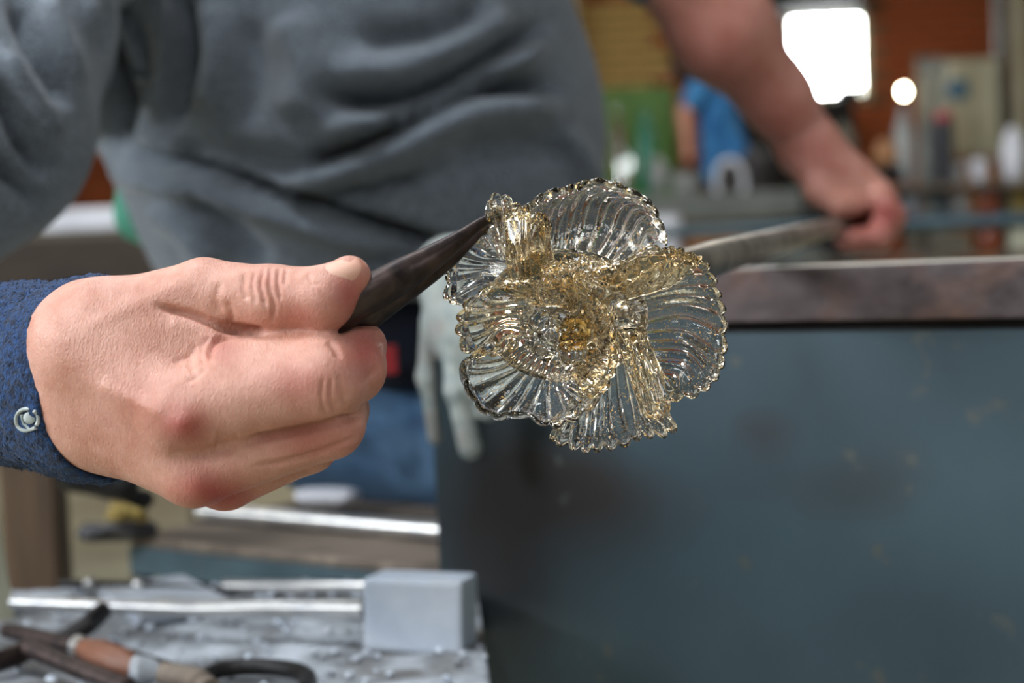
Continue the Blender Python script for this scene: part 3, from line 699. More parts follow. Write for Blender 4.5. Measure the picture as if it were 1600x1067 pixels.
# shelf rack with jars
rk = empty('shelf_rack', W(1480, 340, 4.2) * [1, 1, 0], 'open steel rack full of jars and bottles on the right', 'rack')
for y in (286, 336, 396): slab_px('shelf', 1296, 1690, y, y + 7, 4.2, .4, 'seatwood' if y != 336 else 'bsteel', parent=rk, bev=.002)
for px in (1300, 1684):
    for dy in (0, .38):
        a = W(px, 286, 4.2); MB().box((a[0], a[1] + dy + .01, a[2] / 2), (.022, .022, a[2]), None).build('post', MT['black'], rk)
IT = [('white_bottle', 'white bottle on the top shelf under the glowing lamp', 'bottle', 1414, 168, 285, 32, 'whiteplastic', None, None),
 ('dark_bottle', 'dark bottle with a red cap on the top shelf', 'bottle', 1474, 190, 285, 34, 'bgdark', CYL, 'redplastic'),
 ('grey_bottle', 'blue-grey bottle left of the dark red-capped bottle', 'bottle', 1447, 186, 285, 22, 'pvc', None, None),
 ('glass_globe', 'shiny pale glass globe near right edge on the top shelf', 'globe', 1584, 198, 285, 38, 'white', BULB, None),
 ('pale_cup', 'pale cup on the top shelf below the red cap', 'cup', 1497, 256, 285, 24, 'whiteplastic', CUP, None),
 ('lilac_cup', 'lilac-white cup on the top shelf before the wooden crate', 'cup', 1530, 250, 285, 30, 'white', CUP, None),
 ('brass_pot', 'tan pot on the dark tray on the top shelf', 'pot', 1384, 218, 262, 40, 'orwood', BULB, None),
 ('dark_tray', 'dark tray on the top shelf near the wrist', 'tray', 1384, 262, 285, 56, 'soot', CYL, None),
 ('pale_rag', 'pale crumpled rag on the top shelf against the forearm', 'rag', 1322, 190, 285, 42, 'plaster', BULB, None),
 ('blue_jar', 'pale blue jar with dark side on the middle shelf', 'jar', 1423, 288, 335, 28, 'plate', BULB, None),
 ('black_tin', 'black tin on the middle shelf by the knuckles', 'tin', 1397, 292, 335, 26, 'soot', CYL, None),
 ('grey_tin', 'grey tin on the middle shelf right of the pale blue jar', 'tin', 1452, 296, 335, 24, 'pvc', CYL, None),
 ('slate_tin', 'slate-blue tin in the middle of the middle shelf', 'tin', 1475, 298, 335, 20, 'bsteel', CYL, None),
 ('white_jar', 'white round jar on the middle shelf beside the orange jar', 'jar', 1502, 300, 335, 30, 'whiteplastic', BULB, None),
 ('orange_jar', 'orange-brown jar on the middle shelf', 'jar', 1545, 288, 335, 36, 'brownglass', CYL, None),
 ('honey_jar', 'honey-yellow jar at the right edge of the middle shelf', 'jar', 1594, 286, 335, 30, 'yellow', CYL, None),
 ('pale_bowl', 'pale bowl on the lowest shelf right of the hand', 'bowl', 1432, 352, 395, 50, 'plaster', CUP, None),
 ('red_brown_jar', 'red-brown jar on the lowest shelf', 'jar', 1545, 350, 395, 44, 'brownglass', CYL, None),
 ('white_canister', 'white canister at the right edge of the lowest shelf', 'canister', 1596, 346, 395, 40, 'cream', CYL, None)]
for n_, lab, cat, px, y0, y1, wp, mm, pr, lid in IT: vessel(n_, lab, cat, px, y0, y1, wp, 4.32, mm, pr, None, lid)
slab_px('cardboard_box', 1455, 1515, 364, 395, 4.25, .12, 'plaster', 'grey-tan cardboard box on the lowest shelf', 'box')
slab_px('orange_board', 1082, 1186, 372, 398, 4.2, .2, 'orwood', parent=None, label='orange-brown board on the low trolley behind the pipe', cat='board')
tr = empty('trolley', W(1130, 400, 4.2) * [1, 1, 0], 'low grey trolley behind the pipe', 'trolley')
slab_px('deck', 1000, 1290, 398, 412, 4.18, .45, 'pvc', parent=tr)
for px in (1010, 1280):
    a = W(px, 412, 4.25); MB().box((a[0], a[1] + .02, a[2] / 2), (.04, .04, a[2]), None).build('leg', MT['pvc'], tr)
# small white knob showing beside the top petal
vessel('white_cup', 'small white cup on the trolley peeking beside the top petal', 'cup', 1044, 338, 398, 44, 4.3, 'white', CYL)

# person in blue in the far background
def body(name, ops, lo, hi, h, m, parent, smooth=1):
    V_, F_ = nets(ops, lo, hi, h, smooth); return mesh_obj(name, V_, F_, MT[m], parent)
D9 = 8.9
bp = empty('person', W(1130, 300, D9) * [1, 1, 0], 'person in a bright blue shirt bending over in the background', 'person')
hips = W(1148, 262, D9); chest = W(1122, 160, D9); sho = W(1098, 128, D9); hd = W(1068, 108, D9)
kn = [hips + [dx, -.03, -.45] for dx in (-.1, .1)]; an = [np.array([hips[0] + dx, hips[1], .09]) for dx in (-.11, .12)]
hand1 = W(1074, 236, D9 - .2)
ops = [('u', .05, ell(hd, np.array([.085, .095, .115]), VB)), ('u', .05, cone(hd, sho, .055, .06)), ('u', .08, cone(sho, hips, .07, .09)),
       ('u', .04, cone(sho + [-.02, -.15, 0], W(1068, 178, D9 - .18), .05, .038)), ('u', .03, cone(W(1068, 178, D9 - .18), hand1, .038, .028)), ('u', .02, ell(hand1 + [0, 0, -.04], np.array([.04, .02, .055]), VB)),
       ('u', .03, ell(hd + [-.09, 0, -.02], np.array([.02, .015, .02]), VB))]
for i in (0, 1): ops += [('u', .05, cone(hips, kn[i], .1, .06)), ('u', .03, cone(kn[i], an[i], .06, .04))]
body('body', ops, *bbox([hd + [0, 0, .1], hips, an[0], an[1], hand1, chest], .2), .02, 'skin', bp)
ops = [('u', .08, ell(chest + [-.01, 0, 0], np.array([.10, .15, .14]), VB)), ('u', .08, cone(sho + [.02, 0, 0], hips + [-.02, 0, .03], .075, .125)), ('u', .04, cone(sho + [-.01, -.14, 0], W(1080, 160, D9 - .18), .07, .06)), ('u', .05, cone(W(1108, 190, D9 - .1), W(1112, 275, D9 - .1), .06, .05))]
body('shirt', ops, *bbox([sho, hips, chest, W(1160, 262, D9), W(1112, 280, D9)], .25), .02, 'blueshirt', bp)
ops = [('u', .1, cone(hips - [.06, 0, .02], hips + [.06, 0, -.02], .135, .135))]
for i in (0, 1): ops += [('u', .06, cone(hips + [(-.08, .08)[i], 0, -.05], kn[i], .12, .085)), ('u', .05, cone(kn[i], an[i] + [0, 0, .03], .085, .07))]
body('trousers', ops, *bbox([hips, an[0], an[1]], .25), .022, 'bgdark', bp)
body('hair', [('u', .03, ell(hd + [.01, -.01, .015], np.array([.098, .115, .125]), VB)), ('s', .02, ell(hd + [-.12, -.02, -.08], np.array([.08, .09, .08]), VB))], *bbox([hd], .2), .012, 'hair', bp)
for i in (0, 1): body('shoe', [('u', .03, cone(an[i] + [0, .04, -.04], an[i] + [-.03, -.14, -.05], .045, .035)), ('i', .005, ('p', np.array([0, 0, .0]), np.array([0, 0, -1.0])))], *bbox([an[i], an[i] + [-.03, -.14, -.09]], .09), .015, 'shoe', bp)
# ================================================================== blowing pipe, tool, glove
FC = W(905, 478, .575)
pa, pb = W(1000, 434, .625), W(1112, 404, .70)
pm, pe = W(1305, 354, 1.30), W(1352, 338, 1.52)
pipe = empty('blowpipe', pm, 'long metal glassworking pipe from flower to the far hand', 'pipe')
MB().tube([pa, pa + (pb - pa) * .5, pb, (pb + pm) / 2, pm, pe], [.0060, .0074, .0080, .0078, .0072, .0070], 20).build('shaft', MT['pipe'], pipe, True)
MB().tube([W(955, 450, .60), pa, pa + (pb - pa) * .3], [.0085, .0070, .006], 18).build('collar', MT['pipe'], pipe, True)

tool = empty('glass_tweezers', W(640, 420, .54), 'dark forged iron tweezers held between thumb and finger', 'tweezers')
def H(px, py, d): return W(px, py, .52 + d / 1000)
def blade(pts, flat, name):
    P = catmull([H(a, b_, d) for a, b_, d, r_ in pts], 40); q = np.linspace(0, len(pts) - 1, 40)
    R_ = catmull([[r_, 0, 0] for a, b_, d, r_ in pts], 40)[:, 0] if False else np.interp(q, range(len(pts)), [p[3] for p in pts])
    MB().tube(P, R_ * .52 / FPX, 18, flat).build(name, MT['iron'], tool, True)
blade([(400, 585, 34, 16), (470, 545, 20, 16), (512, 510, 10, 20), (562, 468, 8, 34), (612, 440, 12, 38), (665, 409, 20, 35), (712, 378, 26, 26), (748, 351, 32, 15), (773, 337, 36, 8)], .75, 'blade')
blade([(400, 605, 46, 12), (470, 566, 32, 14), (530, 522, 20, 24), (580, 490, 18, 31), (640, 449, 23, 31), (690, 417, 31, 26), (725, 388, 36, 18), (755, 358, 39, 11), (772, 343, 40, 6)], .75, 'blade')

# cotton glove hanging over the end of the rail
def gl(px, py, off): return along(px, py, off)
gp = [('u', .012, cone(gl(700, 425, .012), gl(712, 520, .02), .017, .019)), ('u', .012, cone(gl(745, 430, .012), gl(755, 520, .02), .016, .018)),
      ('u', .006, chain([gl(672, 505, .022), gl(666, 590, .024), gl(680, 682, .022)], [.0062, .0058, .0048])[0]), ('u', .006, cone(gl(668, 590, .024), gl(680, 684, .022), .0058, .0048)),
      ('u', .006, cone(gl(700, 500, .032), gl(712, 610, .036), .0068, .0062)), ('u', .006, cone(gl(712, 610, .036), gl(735, 700, .030), .0062, .0075)),
      ('u', .006, cone(gl(742, 520, .026), gl(752, 600, .028), .0075, .0078)), ('u', .006, cone(gl(752, 600, .028), gl(763, 640, .026), .0078, .0072)),
      ('u', .006, cone(gl(780, 500, .020), gl(800, 600, .020), .0072, .0065)),
      ('u', .02, cone(gl(704, 424, .006), gl(712, 412, -.03), .017, .017)), ('u', .02, cone(gl(745, 424, .006), gl(748, 412, -.03), .016, .016))]
V_, F_ = nets(gp, *bbox([gl(650, 400, .05), gl(830, 720, .05), gl(712, 412, -.03), gl(745, 412, -.03)], .035), .0018)
V_ = carve(V_, F_, [([(690, 500), (694, 560), (705, 640)], 5, -.001), ([(684, 460), (720, 475), (760, 470)], 6, -.0012), ([(730, 440), (722, 500)], 7, .0012)])
go = mesh_obj('cotton_glove', V_, F_, MT['glove']); tag(go, 'soiled white cotton glove hanging from the end of the bench rail', 'glove')

# ================================================================== the glass flower
flower = empty('glass_flower', FC, 'clear and honey-streaked glass flower with ribbed scalloped petals', 'flower')
def C(cx, cy, d): return W(680 + cx / 2.319, 260 + cy / 2.319, .56 + d / 1000)
def petal(rows, nrib, amber, name='petal', nu=150, nv=64, amp=.0013, scal=.0022, th=.0024, twist=0.0, am_fn=None):
    R_ = [catmull([C(*p) for p in r_], nu) for r_ in rows]
    # rows -> surface
    P = np.zeros((nv, nu, 3)); 
    for i in range(nu): P[:, i] = catmull([r_[i] for r_ in R_], nv)
    u = np.linspace(0, 1, nu)[None, :]; v = np.linspace(0, 1, nv)[:, None]
    ph = nrib * (u + twist * (v - 1)) * math.pi + .35 * np.sin(u * 17) 
    rib = np.abs(np.sin(ph)) ** .8 - .5                      # rounded rib crests, sharp grooves
    grow = np.clip(v * 1.6, 0.25, 1)
    du = np.gradient(P, axis=1); dv = np.gradient(P, axis=0); Nn = np.cross(du, dv); Nn /= np.linalg.norm(Nn, axis=2)[..., None] + 1e-12
    out = dv / (np.linalg.norm(dv, axis=2)[..., None] + 1e-12)
    P = P + out * (scal * rib * np.clip((v - .75) * 4, 0, 1) ** 1.5)[..., None]
    ruff = .0014 * np.sin(u * 9 + v * 3 + rows[0][0][0]) + .0006 * np.sin(u * 23 + v * 7)
    P = P + Nn * (ruff * v)[..., None]
    e = np.minimum(np.minimum(1 - v, 99), np.minimum(u, 1 - u) * 1.2)
    tk = th * (.55 + .5 * np.clip(1 - abs(v - .93) * 14, 0, 1) + .25 * (1 - v)) * np.sqrt(np.clip(1 - (1 - np.clip(e / .03, 0, 1)) ** 2, .01, 1))
    f_ = P + Nn * (tk / 2 + amp * rib * grow * 1.0)[..., None]; b_ = P + Nn * (-tk / 2 + amp * rib * grow * .35)[..., None]
    n_ = nu * nv; V = np.vstack([f_.reshape(-1, 3), b_.reshape(-1, 3)])
    I = np.arange(n_).reshape(nv, nu); a, b2, c, d = I[:-1, :-1], I[:-1, 1:], I[1:, 1:], I[1:, :-1]
    Q = np.stack([a, b2, c, d], -1).reshape(-1, 4); Fs = np.vstack([Q, Q[:, ::-1] + n_])
    per = np.concatenate([I[0, :], I[1:, -1], I[-1, -2::-1], I[-2:0:-1, 0]]); pn_ = np.roll(per, -1)
    Fs = np.vstack([Fs, np.stack([pn_, per, per + n_, pn_ + n_], -1)])
    o = mesh_obj(name, V, Fs, MT['flower'], flower)
    am = (amber + 0 * u + 0 * v) if am_fn is None else am_fn(u, v) + 0 * u * v
    am = am + .45 * np.exp(-((1 - v) / .03) ** 2)
    attr(o, 'amber', np.r_[am.ravel(), am.ravel()]); return o
# top fan
petal([[(330, 430, 6), (400, 400, 8), (500, 385, 9), (590, 390, 8), (660, 400, 6)],
       [(300, 330, 2), (390, 270, 14), (530, 230, 18), (660, 250, 16), (750, 340, 6)],
       [(290, 230, -4), (395, 160, 8), (550, 120, 14), (700, 150, 12), (810, 270, 2)],
       [(312, 148, -8), (395, 88, -2), (540, 56, 2), (700, 85, 2), (800, 150, 0), (842, 225, -2), (838, 290, -6)]], 12, .0, am_fn=lambda u, v: .1 + .35 * np.exp(-(v / .3) ** 2) + .18 * np.exp(-((v - 1) / .08) ** 2) + .4 * np.exp(-(u / .12) ** 2))
# right fan
petal([[(520, 400, -4), (560, 450, -2), (600, 510, 0), (650, 600, 2), (700, 690, 4)],
       [(650, 370, -14), (700, 440, -6), (740, 530, 4), (760, 640, 8), (770, 740, 8)],
       [(760, 310, -20), (860, 390, -12), (905, 530, 2), (920, 670, 8), (850, 790, 8)],
       [(842, 288, -20), (945, 325, -18), (1000, 385, -14), (1030, 480, -10), (1052, 590, -6), (1056, 690, -4), (1015, 780, 0), (950, 830, 4), (840, 845, 8)]], 13, .0, twist=.12,
      am_fn=lambda u, v: .08 + .55 * np.exp(-(u / .2) ** 2) + .3 * np.exp(-(v / .3) ** 2) + .2 * np.exp(-((v - 1) / .07) ** 2) + .35 * np.exp(-((u - 1) / .1) ** 2))
# upper lip of the right fan, curled over
petal([[(470, 390, -10), (560, 400, -12), (640, 430, -12), (700, 480, -8)],
       [(560, 380, -18), (660, 370, -22), (760, 380, -20), (850, 430, -12)],
       [(600, 388, -18), (700, 330, -24), (780, 296, -26), (850, 286, -24), (940, 320, -20), (970, 350, -16)]], 9, .55, twist=.5, amp=.0012)
# bottom petal
petal([[(560, 720, 6), (620, 680, 6), (690, 660, 4), (760, 700, 2)],
       [(500, 850, 2), (590, 850, 9), (700, 830, 8), (810, 810, 0)],
       [(425, 960, -6), (430, 1003, -6), (520, 1022, -2), (620, 1015, -2), (730, 992, -4), (850, 970, -8), (876, 935, -10)]], 11, .0, twist=-.15,
      am_fn=lambda u, v: .1 + .3 * np.exp(-(v / .3) ** 2) + .5 * np.exp(-((u - .02) / .07) ** 2) + .45 * np.clip((u - .7) * 3, 0, 1))
petal([[(640, 600, -4), (700, 590, -4), (760, 600, -2)],
       [(700, 760, -10), (760, 740, -12), (820, 740, -8)],
       [(745, 900, -10), (800, 910, -14), (850, 880, -14), (840, 820, -10)]], 5, .5, 'fold', nu=80)
# lower-left petal: a shallow bowl
petal([[(330, 640, -6), (400, 640, -6), (480, 690, -8), (560, 720, -8)],
       [(250, 690, 2), (300, 750, 6), (400, 790, 6), (520, 770, -4)],
       [(150, 690, -4), (130, 790, 2), (230, 880, 2), (400, 905, -4), (560, 820, -12), (600, 740, -14)],
       [(200, 672, -10), (130, 702, -12), (114, 760, -12), (160, 850, -12), (225, 910, -12), (330, 912, -14), (420, 944, -16), (490, 920, -16), (545, 860, -16), (640, 780, -16)]], 11, .0, amp=.0012, scal=.0018,
      am_fn=lambda u, v: .06 + .25 * np.exp(-(v / .2) ** 2) + .3 * np.exp(-((u - 1) / .18) ** 2) + .35 * np.exp(-(u / .06) ** 2))
# left petal
petal([[(440, 410, -10), (400, 460, -12), (370, 520, -12), (350, 610, -8)],
       [(300, 420, -16), (250, 490, -14), (240, 560, -10), (270, 640, -6)],
       [(200, 430, -16), (120, 480, -14), (84, 545, -12), (82, 610, -10), (112, 678, -8), (180, 684, -8), (255, 670, -6), (300, 640, -4)]], 8, .0, amp=.0014, scal=.002, twist=.3,
      am_fn=lambda u, v: .3 + .3 * np.exp(-(u / .15) ** 2) + .2 * np.exp(-((v - 1) / .1) ** 2))
# upper-left petal
petal([[(300, 440, 4), (285, 390, 6), (280, 340, 6), (290, 230, 2)],
       [(180, 450, 8), (170, 390, 12), (185, 330, 12), (250, 220, 4)],
       [(90, 512, 4), (38, 488, 4), (42, 430, 4), (52, 352, 4), (72, 300, 2), (125, 262, 0), (170, 215, -2), (215, 165, -4), (262, 120, -6)]], 9, .0, amp=.0014, scal=.002, am_fn=lambda u, v: .12 + .25 * np.exp(-((v - 1) / .1) ** 2))
# gripped tip
petal([[(230, 330, 2), (265, 330, 0), (300, 330, -2)],
       [(205, 220, -4), (250, 200, -10), (295, 210, -6)],
       [(200, 165, -8), (196, 118, -10), (235, 104, -12), (272, 120, -12), (300, 158, -8)]], 4, .2, 'tip', nu=70, nv=40, th=.003)
# honey folds beside the top fan
petal([[(270, 420, -4), (330, 430, -8), (400, 400, -6), (440, 380, -4)],
       [(262, 300, -8), (320, 300, -18), (385, 300, -16), (420, 290, -6)],
       [(268, 165, -8), (300, 150, -14), (350, 165, -18), (405, 200, -14), (412, 230, -8)]], 4, .75, 'fold', nu=90, amp=.0013)
# ruffled inner petal, right of centre
petal([[(470, 500, -8), (520, 560, -6), (560, 640, -4), (540, 720, -6), (490, 760, -8)],
       [(470, 440, -18), (560, 520, -18), (610, 620, -18), (590, 720, -18), (520, 800, -16)],
       [(400, 410, -22), (480, 400, -24), (570, 480, -24), (640, 560, -24), (668, 660, -24), (650, 750, -24), (600, 810, -22), (545, 832, -20)]], 12, .62, amp=.0014, scal=.0022, th=.0026)
# ruffle above the centre
petal([[(400, 440, -6), (470, 420, -6), (540, 430, -6), (620, 450, -6)],
       [(385, 410, -12), (460, 385, -14), (550, 385, -14), (640, 410, -10)],
       [(395, 380, -10), (440, 350, -12), (500, 332, -12), (570, 335, -12), (640, 375, -10)]], 8, .5, amp=.0013, scal=.002, nu=110, nv=40)
# left ruffle over the centre
petal([[(300, 470, -10), (370, 500, -12), (440, 500, -14), (500, 520, -14)],
       [(250, 440, -18), (340, 440, -22), (430, 440, -22), (510, 460, -20)],
       [(200, 425, -16), (260, 410, -20), (340, 420, -24), (420, 400, -24), (500, 420, -20)]], 7, .6, amp=.0014, scal=.002, nu=110, nv=40)
# lumpy heart of the flower
rr = random.Random(3); ops = [('u', .006, ell(C(470, 540, 2), np.array([.030, .024, .007]), VB))]
for i in range(44):
    a = rr.uniform(0, 2 * math.pi); r0 = rr.uniform(40, 120); r1 = r0 + rr.uniform(30, 90); tw = rr.uniform(.2, .7)
    cx, cy = 470, 545
    if .2 < ((a / math.pi) % 2) < .9 and rr.random() < .5: continue
    p_ = C(cx + r0 * math.cos(a) * 1.3, cy + r0 * math.sin(a), rr.uniform(-10, -3)); q_ = C(cx + r1 * math.cos(a + tw) * 1.3, cy + r1 * math.sin(a + tw) * .9, rr.uniform(-12, -2))
    m2 = C(cx + (r0 + r1) / 2 * math.cos(a + tw * .35) * 1.38, cy + (r0 + r1) / 2 * math.sin(a + tw * .35), rr.uniform(-13, -6)); ra_ = rr.uniform(.0014, .0030)
    ops.append(('u', .002, cone(p_, m2, ra_ * .7, ra_))); ops.append(('u', .002, cone(m2, q_, ra_, ra_ * .5)))
for i in range(16):
    ops.append(('u', .0012, ell(C(rr.uniform(340, 560), rr.uniform(540, 700), rr.uniform(-9, -3)), np.array([1, 1, 1]) * rr.uniform(.0016, .0034))))
V_, F_ = nets(ops, *bbox([C(200, 330, -16), C(760, 800, 12)], .004), .0007)
ho = mesh_obj('heart', V_, F_, MT['flower'], flower)
x_, y_, _ = proj(V_); cx_ = (x_ - 680) * 2.319; cy_ = (y_ - 260) * 2.319
attr(ho, 'amber', .3 - .3 * np.exp(-(((cx_ - 420) / 110) ** 2 + ((cy_ - 630) / 80) ** 2)))
for (cx, cy, d, r_, mm) in ((500, 606, -10, .0062, 'bead'), (450, 565, -9, .0035, 'flower'), (376, 560, -12, .0042, 'flower'), (420, 600, -11, .0050, 'flower'), (500, 668, -12, .0055, 'flower'), (400, 660, -11, .0045, 'flower')):
    bm = bmesh.new(); bmesh.ops.create_uvsphere(bm, u_segments=28, v_segments=18, radius=r_)
    for v in bm.verts: v.co *= 1 + .14 * mnoise.noise(v.co * 380)
    mb = MB(); mb.addbm(bm, C(cx, cy, d)); o = mb.build('bead', MT[mm], flower, True); attr(o, 'amber', [0.0] * len(o.data.vertices))
    if mm == 'bead' and r_ > .006: o['label'] = 'deep orange glass bead'
# short stem to the pipe
MB().tube([C(520, 520, 6), W(930, 462, .59), W(960, 448, .602)], [.012, .0085, .0076], 22).build('stem', MT['flower'], flower, True)

# ================================================================== the glassworker
AXA, AXB = W(178, 594, .549), W(-430, 560, .79)
AX = lambda t: AXA * (1 - t) + AXB * t
man = empty('person', W(600, 600, 1.35) * [1, 1, 0], 'glassworker in grey sweatshirt and jeans shaping the glass flower', 'person')
mm_ = lambda x: x / 1000
hp_ = []
def hc(k, a, b_, ra, rb): hp_.append(('u', mm_(k), cone(H(*a), H(*b_), mm_(ra), mm_(rb))))
hp_.append(('u', .012, cone(AX(.32), AX(.16), .016, .0165))); hp_.append(('u', .012, cone(AX(.16), H(84, 555, 44), .0165, .0172))); hp_.append(('u', .012, cone(AX(.16), H(90, 622, 46), .0165, .018)))
hc(14, (84, 552, 44), (150, 530, 23), 17.5, 18.6); hc(14, (90, 622, 46), (165, 648, 27), 18, 18.6)
hc(12, (150, 530, 22), (320, 455, 14), 18.5, 11.2)
hc(12, (150, 560, 16), (285, 640, 2), 18, 15)
hc(10, (150, 640, 24), (302, 735, 8), 18, 12.2)
hc(8, (160, 640, 34), (352, 746, 24), 15, 11.2)
hc(8, (170, 630, 46), (392, 732, 42), 14, 9.5)
hp_.append(('u', .012, ell(H(260, 600, 26), np.array([.032, .028, .018]), VB)))
hc(10, (210, 545, 16), (330, 535, 12), 14, 11)
hc(3.0, (285, 642, 1), (505, 594, -2), 15, 14)
hc(5, (360, 580, 4), (492, 566, 3), 12, 10.4)
hc(3, (505, 594, -2), (548, 576, 8), 14, 11.6)
hc(3, (548, 576, 8), (566, 541, 18), 11.6, 8.6)
hc(2.2, (302, 735, 8), (515, 662, 8), 12.2, 11.6)
hc(3, (515, 662, 8), (530, 640, 22), 11.6, 10.6)
hc(2.0, (352, 746, 24), (482, 692, 27), 11.2, 10.2)
hc(3, (482, 692, 27), (505, 655, 40), 10.2, 9)
hc(1.8, (392, 732, 42), (445, 705, 48), 9.5, 9)
hc(3, (445, 705, 48), (470, 670, 58), 9, 8)
hc(5, (330, 505, 24), (470, 515, 22), 11, 10)
hc(3, (352, 515, 15), (470, 519, 13), 8, 8)
# thumb: small blend so the fold under it stays
hc(2.5, (318, 456, 14), (425, 466, 6), 11.2, 10.8)
hc(3, (425, 466, 6), (505, 466, 2), 11.0, 10.4)
hc(3, (505, 466, 2), (546, 433, 4), 10.4, 7.4)
V1, F1 = nets(hp_, *bbox([AX(.3), H(-20, 400, 60), H(600, 800, 70), H(300, 600, -15), H(300, 400, -15)], .022), .00125)
print('hand', len(V1)); V1, F1 = refine(V1, F1)
V1 = carve(V1, F1, [
  ([(246, 478), (300, 492), (355, 512), (420, 520)], 6, -.0035), ([(262, 502), (300, 514), (340, 530)], 12, .0007),
  ([(328, 566), (326, 545), (345, 528), (400, 521)], 5, -.0022), ([(318, 572), (314, 545), (330, 524)], 5, -.0008), ([(306, 592), (298, 560), (310, 535)], 6, -.0005),
  ([(400, 422), (394, 445), (400, 475)], 3.2, -.0007), ([(411, 420), (407, 445), (415, 480)], 3.2, -.0011), ([(424, 416), (421, 445), (428, 478), (424, 505)], 3.2, -.0009), ([(436, 418), (434, 440), (438, 470)], 3.2, -.0009),
  ([(355, 470), (362, 492), (360, 510)], 5, -.0008), ([(345, 440), (338, 465), (344, 490)], 7, -.0007),
  ([(383, 690), (430, 680), (500, 666), (572, 645)], 6, -.0034), ([(395, 728), (440, 722), (500, 706), (556, 684)], 5, -.0010),
  ([(505, 590), (502, 620), (508, 648)], 3, -.0006), ([(517, 590), (516, 620), (524, 648)], 3, -.0008), ([(530, 585), (533, 612), (540, 640)], 3, -.0007),
  ([(512, 532), (524, 545), (530, 560)], 5, -.0010), ([(586, 520), (560, 516), (536, 524)], 5, .0006),
  ([(447, 420), (444, 445)], 3, -.0008), ([(384, 424), (380, 450), (386, 470)], 4, -.0008), ([(300, 556), (270, 566)], 4, -.0006), ([(322, 574), (305, 590), (290, 596)], 4, -.0007), ([(288, 662)], 24, .0022), ([(312, 762)], 26, .0018), ([(262, 705), (300, 712), (345, 704)], 12, -.0012), ([(335, 690), (370, 700)], 16, -.0016),
  ([(150, 600), (210, 625), (262, 650)], 12, .0007), ([(130, 640), (200, 690), (280, 745)], 12, .0006), ([(120, 520), (200, 480), (300, 438)], 14, .0006),
  ([(480, 428), (488, 442), (500, 444)], 3, -.0006), ([(588, 575), (575, 590), (560, 600)], 5, -.0005)])
# the rest of the body, coarser, mostly under the clothes
SH_R, EL_R = W(60, -350, 1.12), W(-430, 555, .79); SH_L, EL_L = W(860, -330, 1.33), W(1052, -75, 1.27); WR_L = W(1262, 228, 1.335)
NK, HD = W(480, -560, 1.15), W(500, -790, 1.06)
cb = [('u', .05, ell(W(560, 130, 1.29), np.array([.14, .15, .09]), VB)), ('u', .06, ell(W(500, -230, 1.22), np.array([.16, .17, .1]), VB)),
      ('u', .05, cone(SH_R, SH_L, .055, .055)), ('u', .04, cone(NK, HD, .055, .055)), ('u', .04, ell(HD, np.array([.076, .11, .092]), VB)),
      ('u', .02, ell(HD - _f * .09 - _u * .01, np.array([.015, .024, .022]), VB)), ('u', .02, ell(HD - _f * .075 - _u * .055, np.array([.028, .01, .014]), VB)),
      ('u', .012, ell(HD + _r * .078, np.array([.008, .03, .018]), VB)), ('u', .012, ell(HD - _r * .078, np.array([.008, .03, .018]), VB)),
      ('s', .01, ell(HD - _f * .088 + _u * .02 + _r * .032, np.array([.014, .009, .01]), VB)), ('s', .01, ell(HD - _f * .088 + _u * .02 - _r * .032, np.array([.014, .009, .01]), VB)),
      ('u', .03, cone(SH_R, W(-28, 40, .985), .048, .046)), ('u', .03, cone(W(-28, 40, .985), W(-62, 190, .92), .046, .042)), ('u', .03, cone(W(-62, 190, .92), EL_R, .042, .034)), ('u', .03, cone(EL_R, AX(.4), .034, .020)), ('u', .02, cone(AX(.4), AX(.25), .020, .017)),
      ('u', .03, cone(SH_L, EL_L, .047, .042)), ('u', .05, ell(W(600, 540, 1.41), np.array([.13, .1, .08]), VB)), 
      ('u', .02, cone(EL_L, W(1130, 48, 1.29), .041, .041)), ('u', .02, cone(W(1130, 48, 1.29), W(1215, 152, 1.32), .041, .0275)), ('u', .02, cone(W(1215, 152, 1.32), WR_L, .0275, .0245))]
V2, F2 = nets(cb, *bbox([SH_R, EL_R, HD + _u * .12, HD - _f * .12, WR_L, W(600, 620, 1.4), W(1130, 48, 1.29), H(20, 577, 52), W(850, 620, 1.4), W(360, 620, 1.4)], .07), .0065)
# left hand around the pipe
D5 = 1.335
def K(px, py, d): return W(px, py, D5 + d / 1000)
lh = [('u', .012, cone(W(1215, 152, 1.32), K(1262, 228, 0), .0275, .0242)), ('u', .015, cone(K(1262, 228, 0), K(1368, 308, 0), .0242, .017)), ('u', .012, cone(K(1268, 240, -5), K(1330, 305, -8), .022, .017)),
      ('u', .012, cone(K(1262, 235, 10), K(1362, 300, 24), .019, .016)),
      ('u', .01, ell(K(1345, 345, 22), np.array([.022, .022, .014]), VB)), ('u', .008, cone(K(1266, 262, -14), K(1280, 300, -22), .0145, .0120)), ('u', .005, cone(K(1280, 300, -22), K(1312, 322, -28), .0120, .0105)), ('u', .004, cone(K(1312, 322, -28), K(1338, 322, -26), .0105, .0085))]
for i, (o_, q_) in enumerate(((-16, 0), (2, 4), (20, 2), (36, -4))):
    r_ = (.0118, .0118, .0112, .0098)[i]
    lh += [('u', .004, cone(K(1372 + q_, 312, o_), K(1388 + q_ + i * 2, 338 + i, o_ - 2), r_ * 1.15, r_)), ('u', .004, cone(K(1388 + q_ + i * 2, 338 + i, o_ - 2), K(1370 + i * 3, 372, o_ - 6), r_, r_ * .95)), ('u', .004, cone(K(1370 + i * 3, 372, o_ - 6), K(1322 + i * 6, 376, o_ - 10), r_ * .95, r_ * .85))]
V3, F3 = nets(lh, *bbox([W(1200, 130, 1.30), K(1420, 400, 50), K(1240, 400, -40)], .03), .0028)
V3 = carve(V3, F3, [([(1388, 322)], 12, .003), ([(1340, 300), (1365, 318)], 8, -.001)])
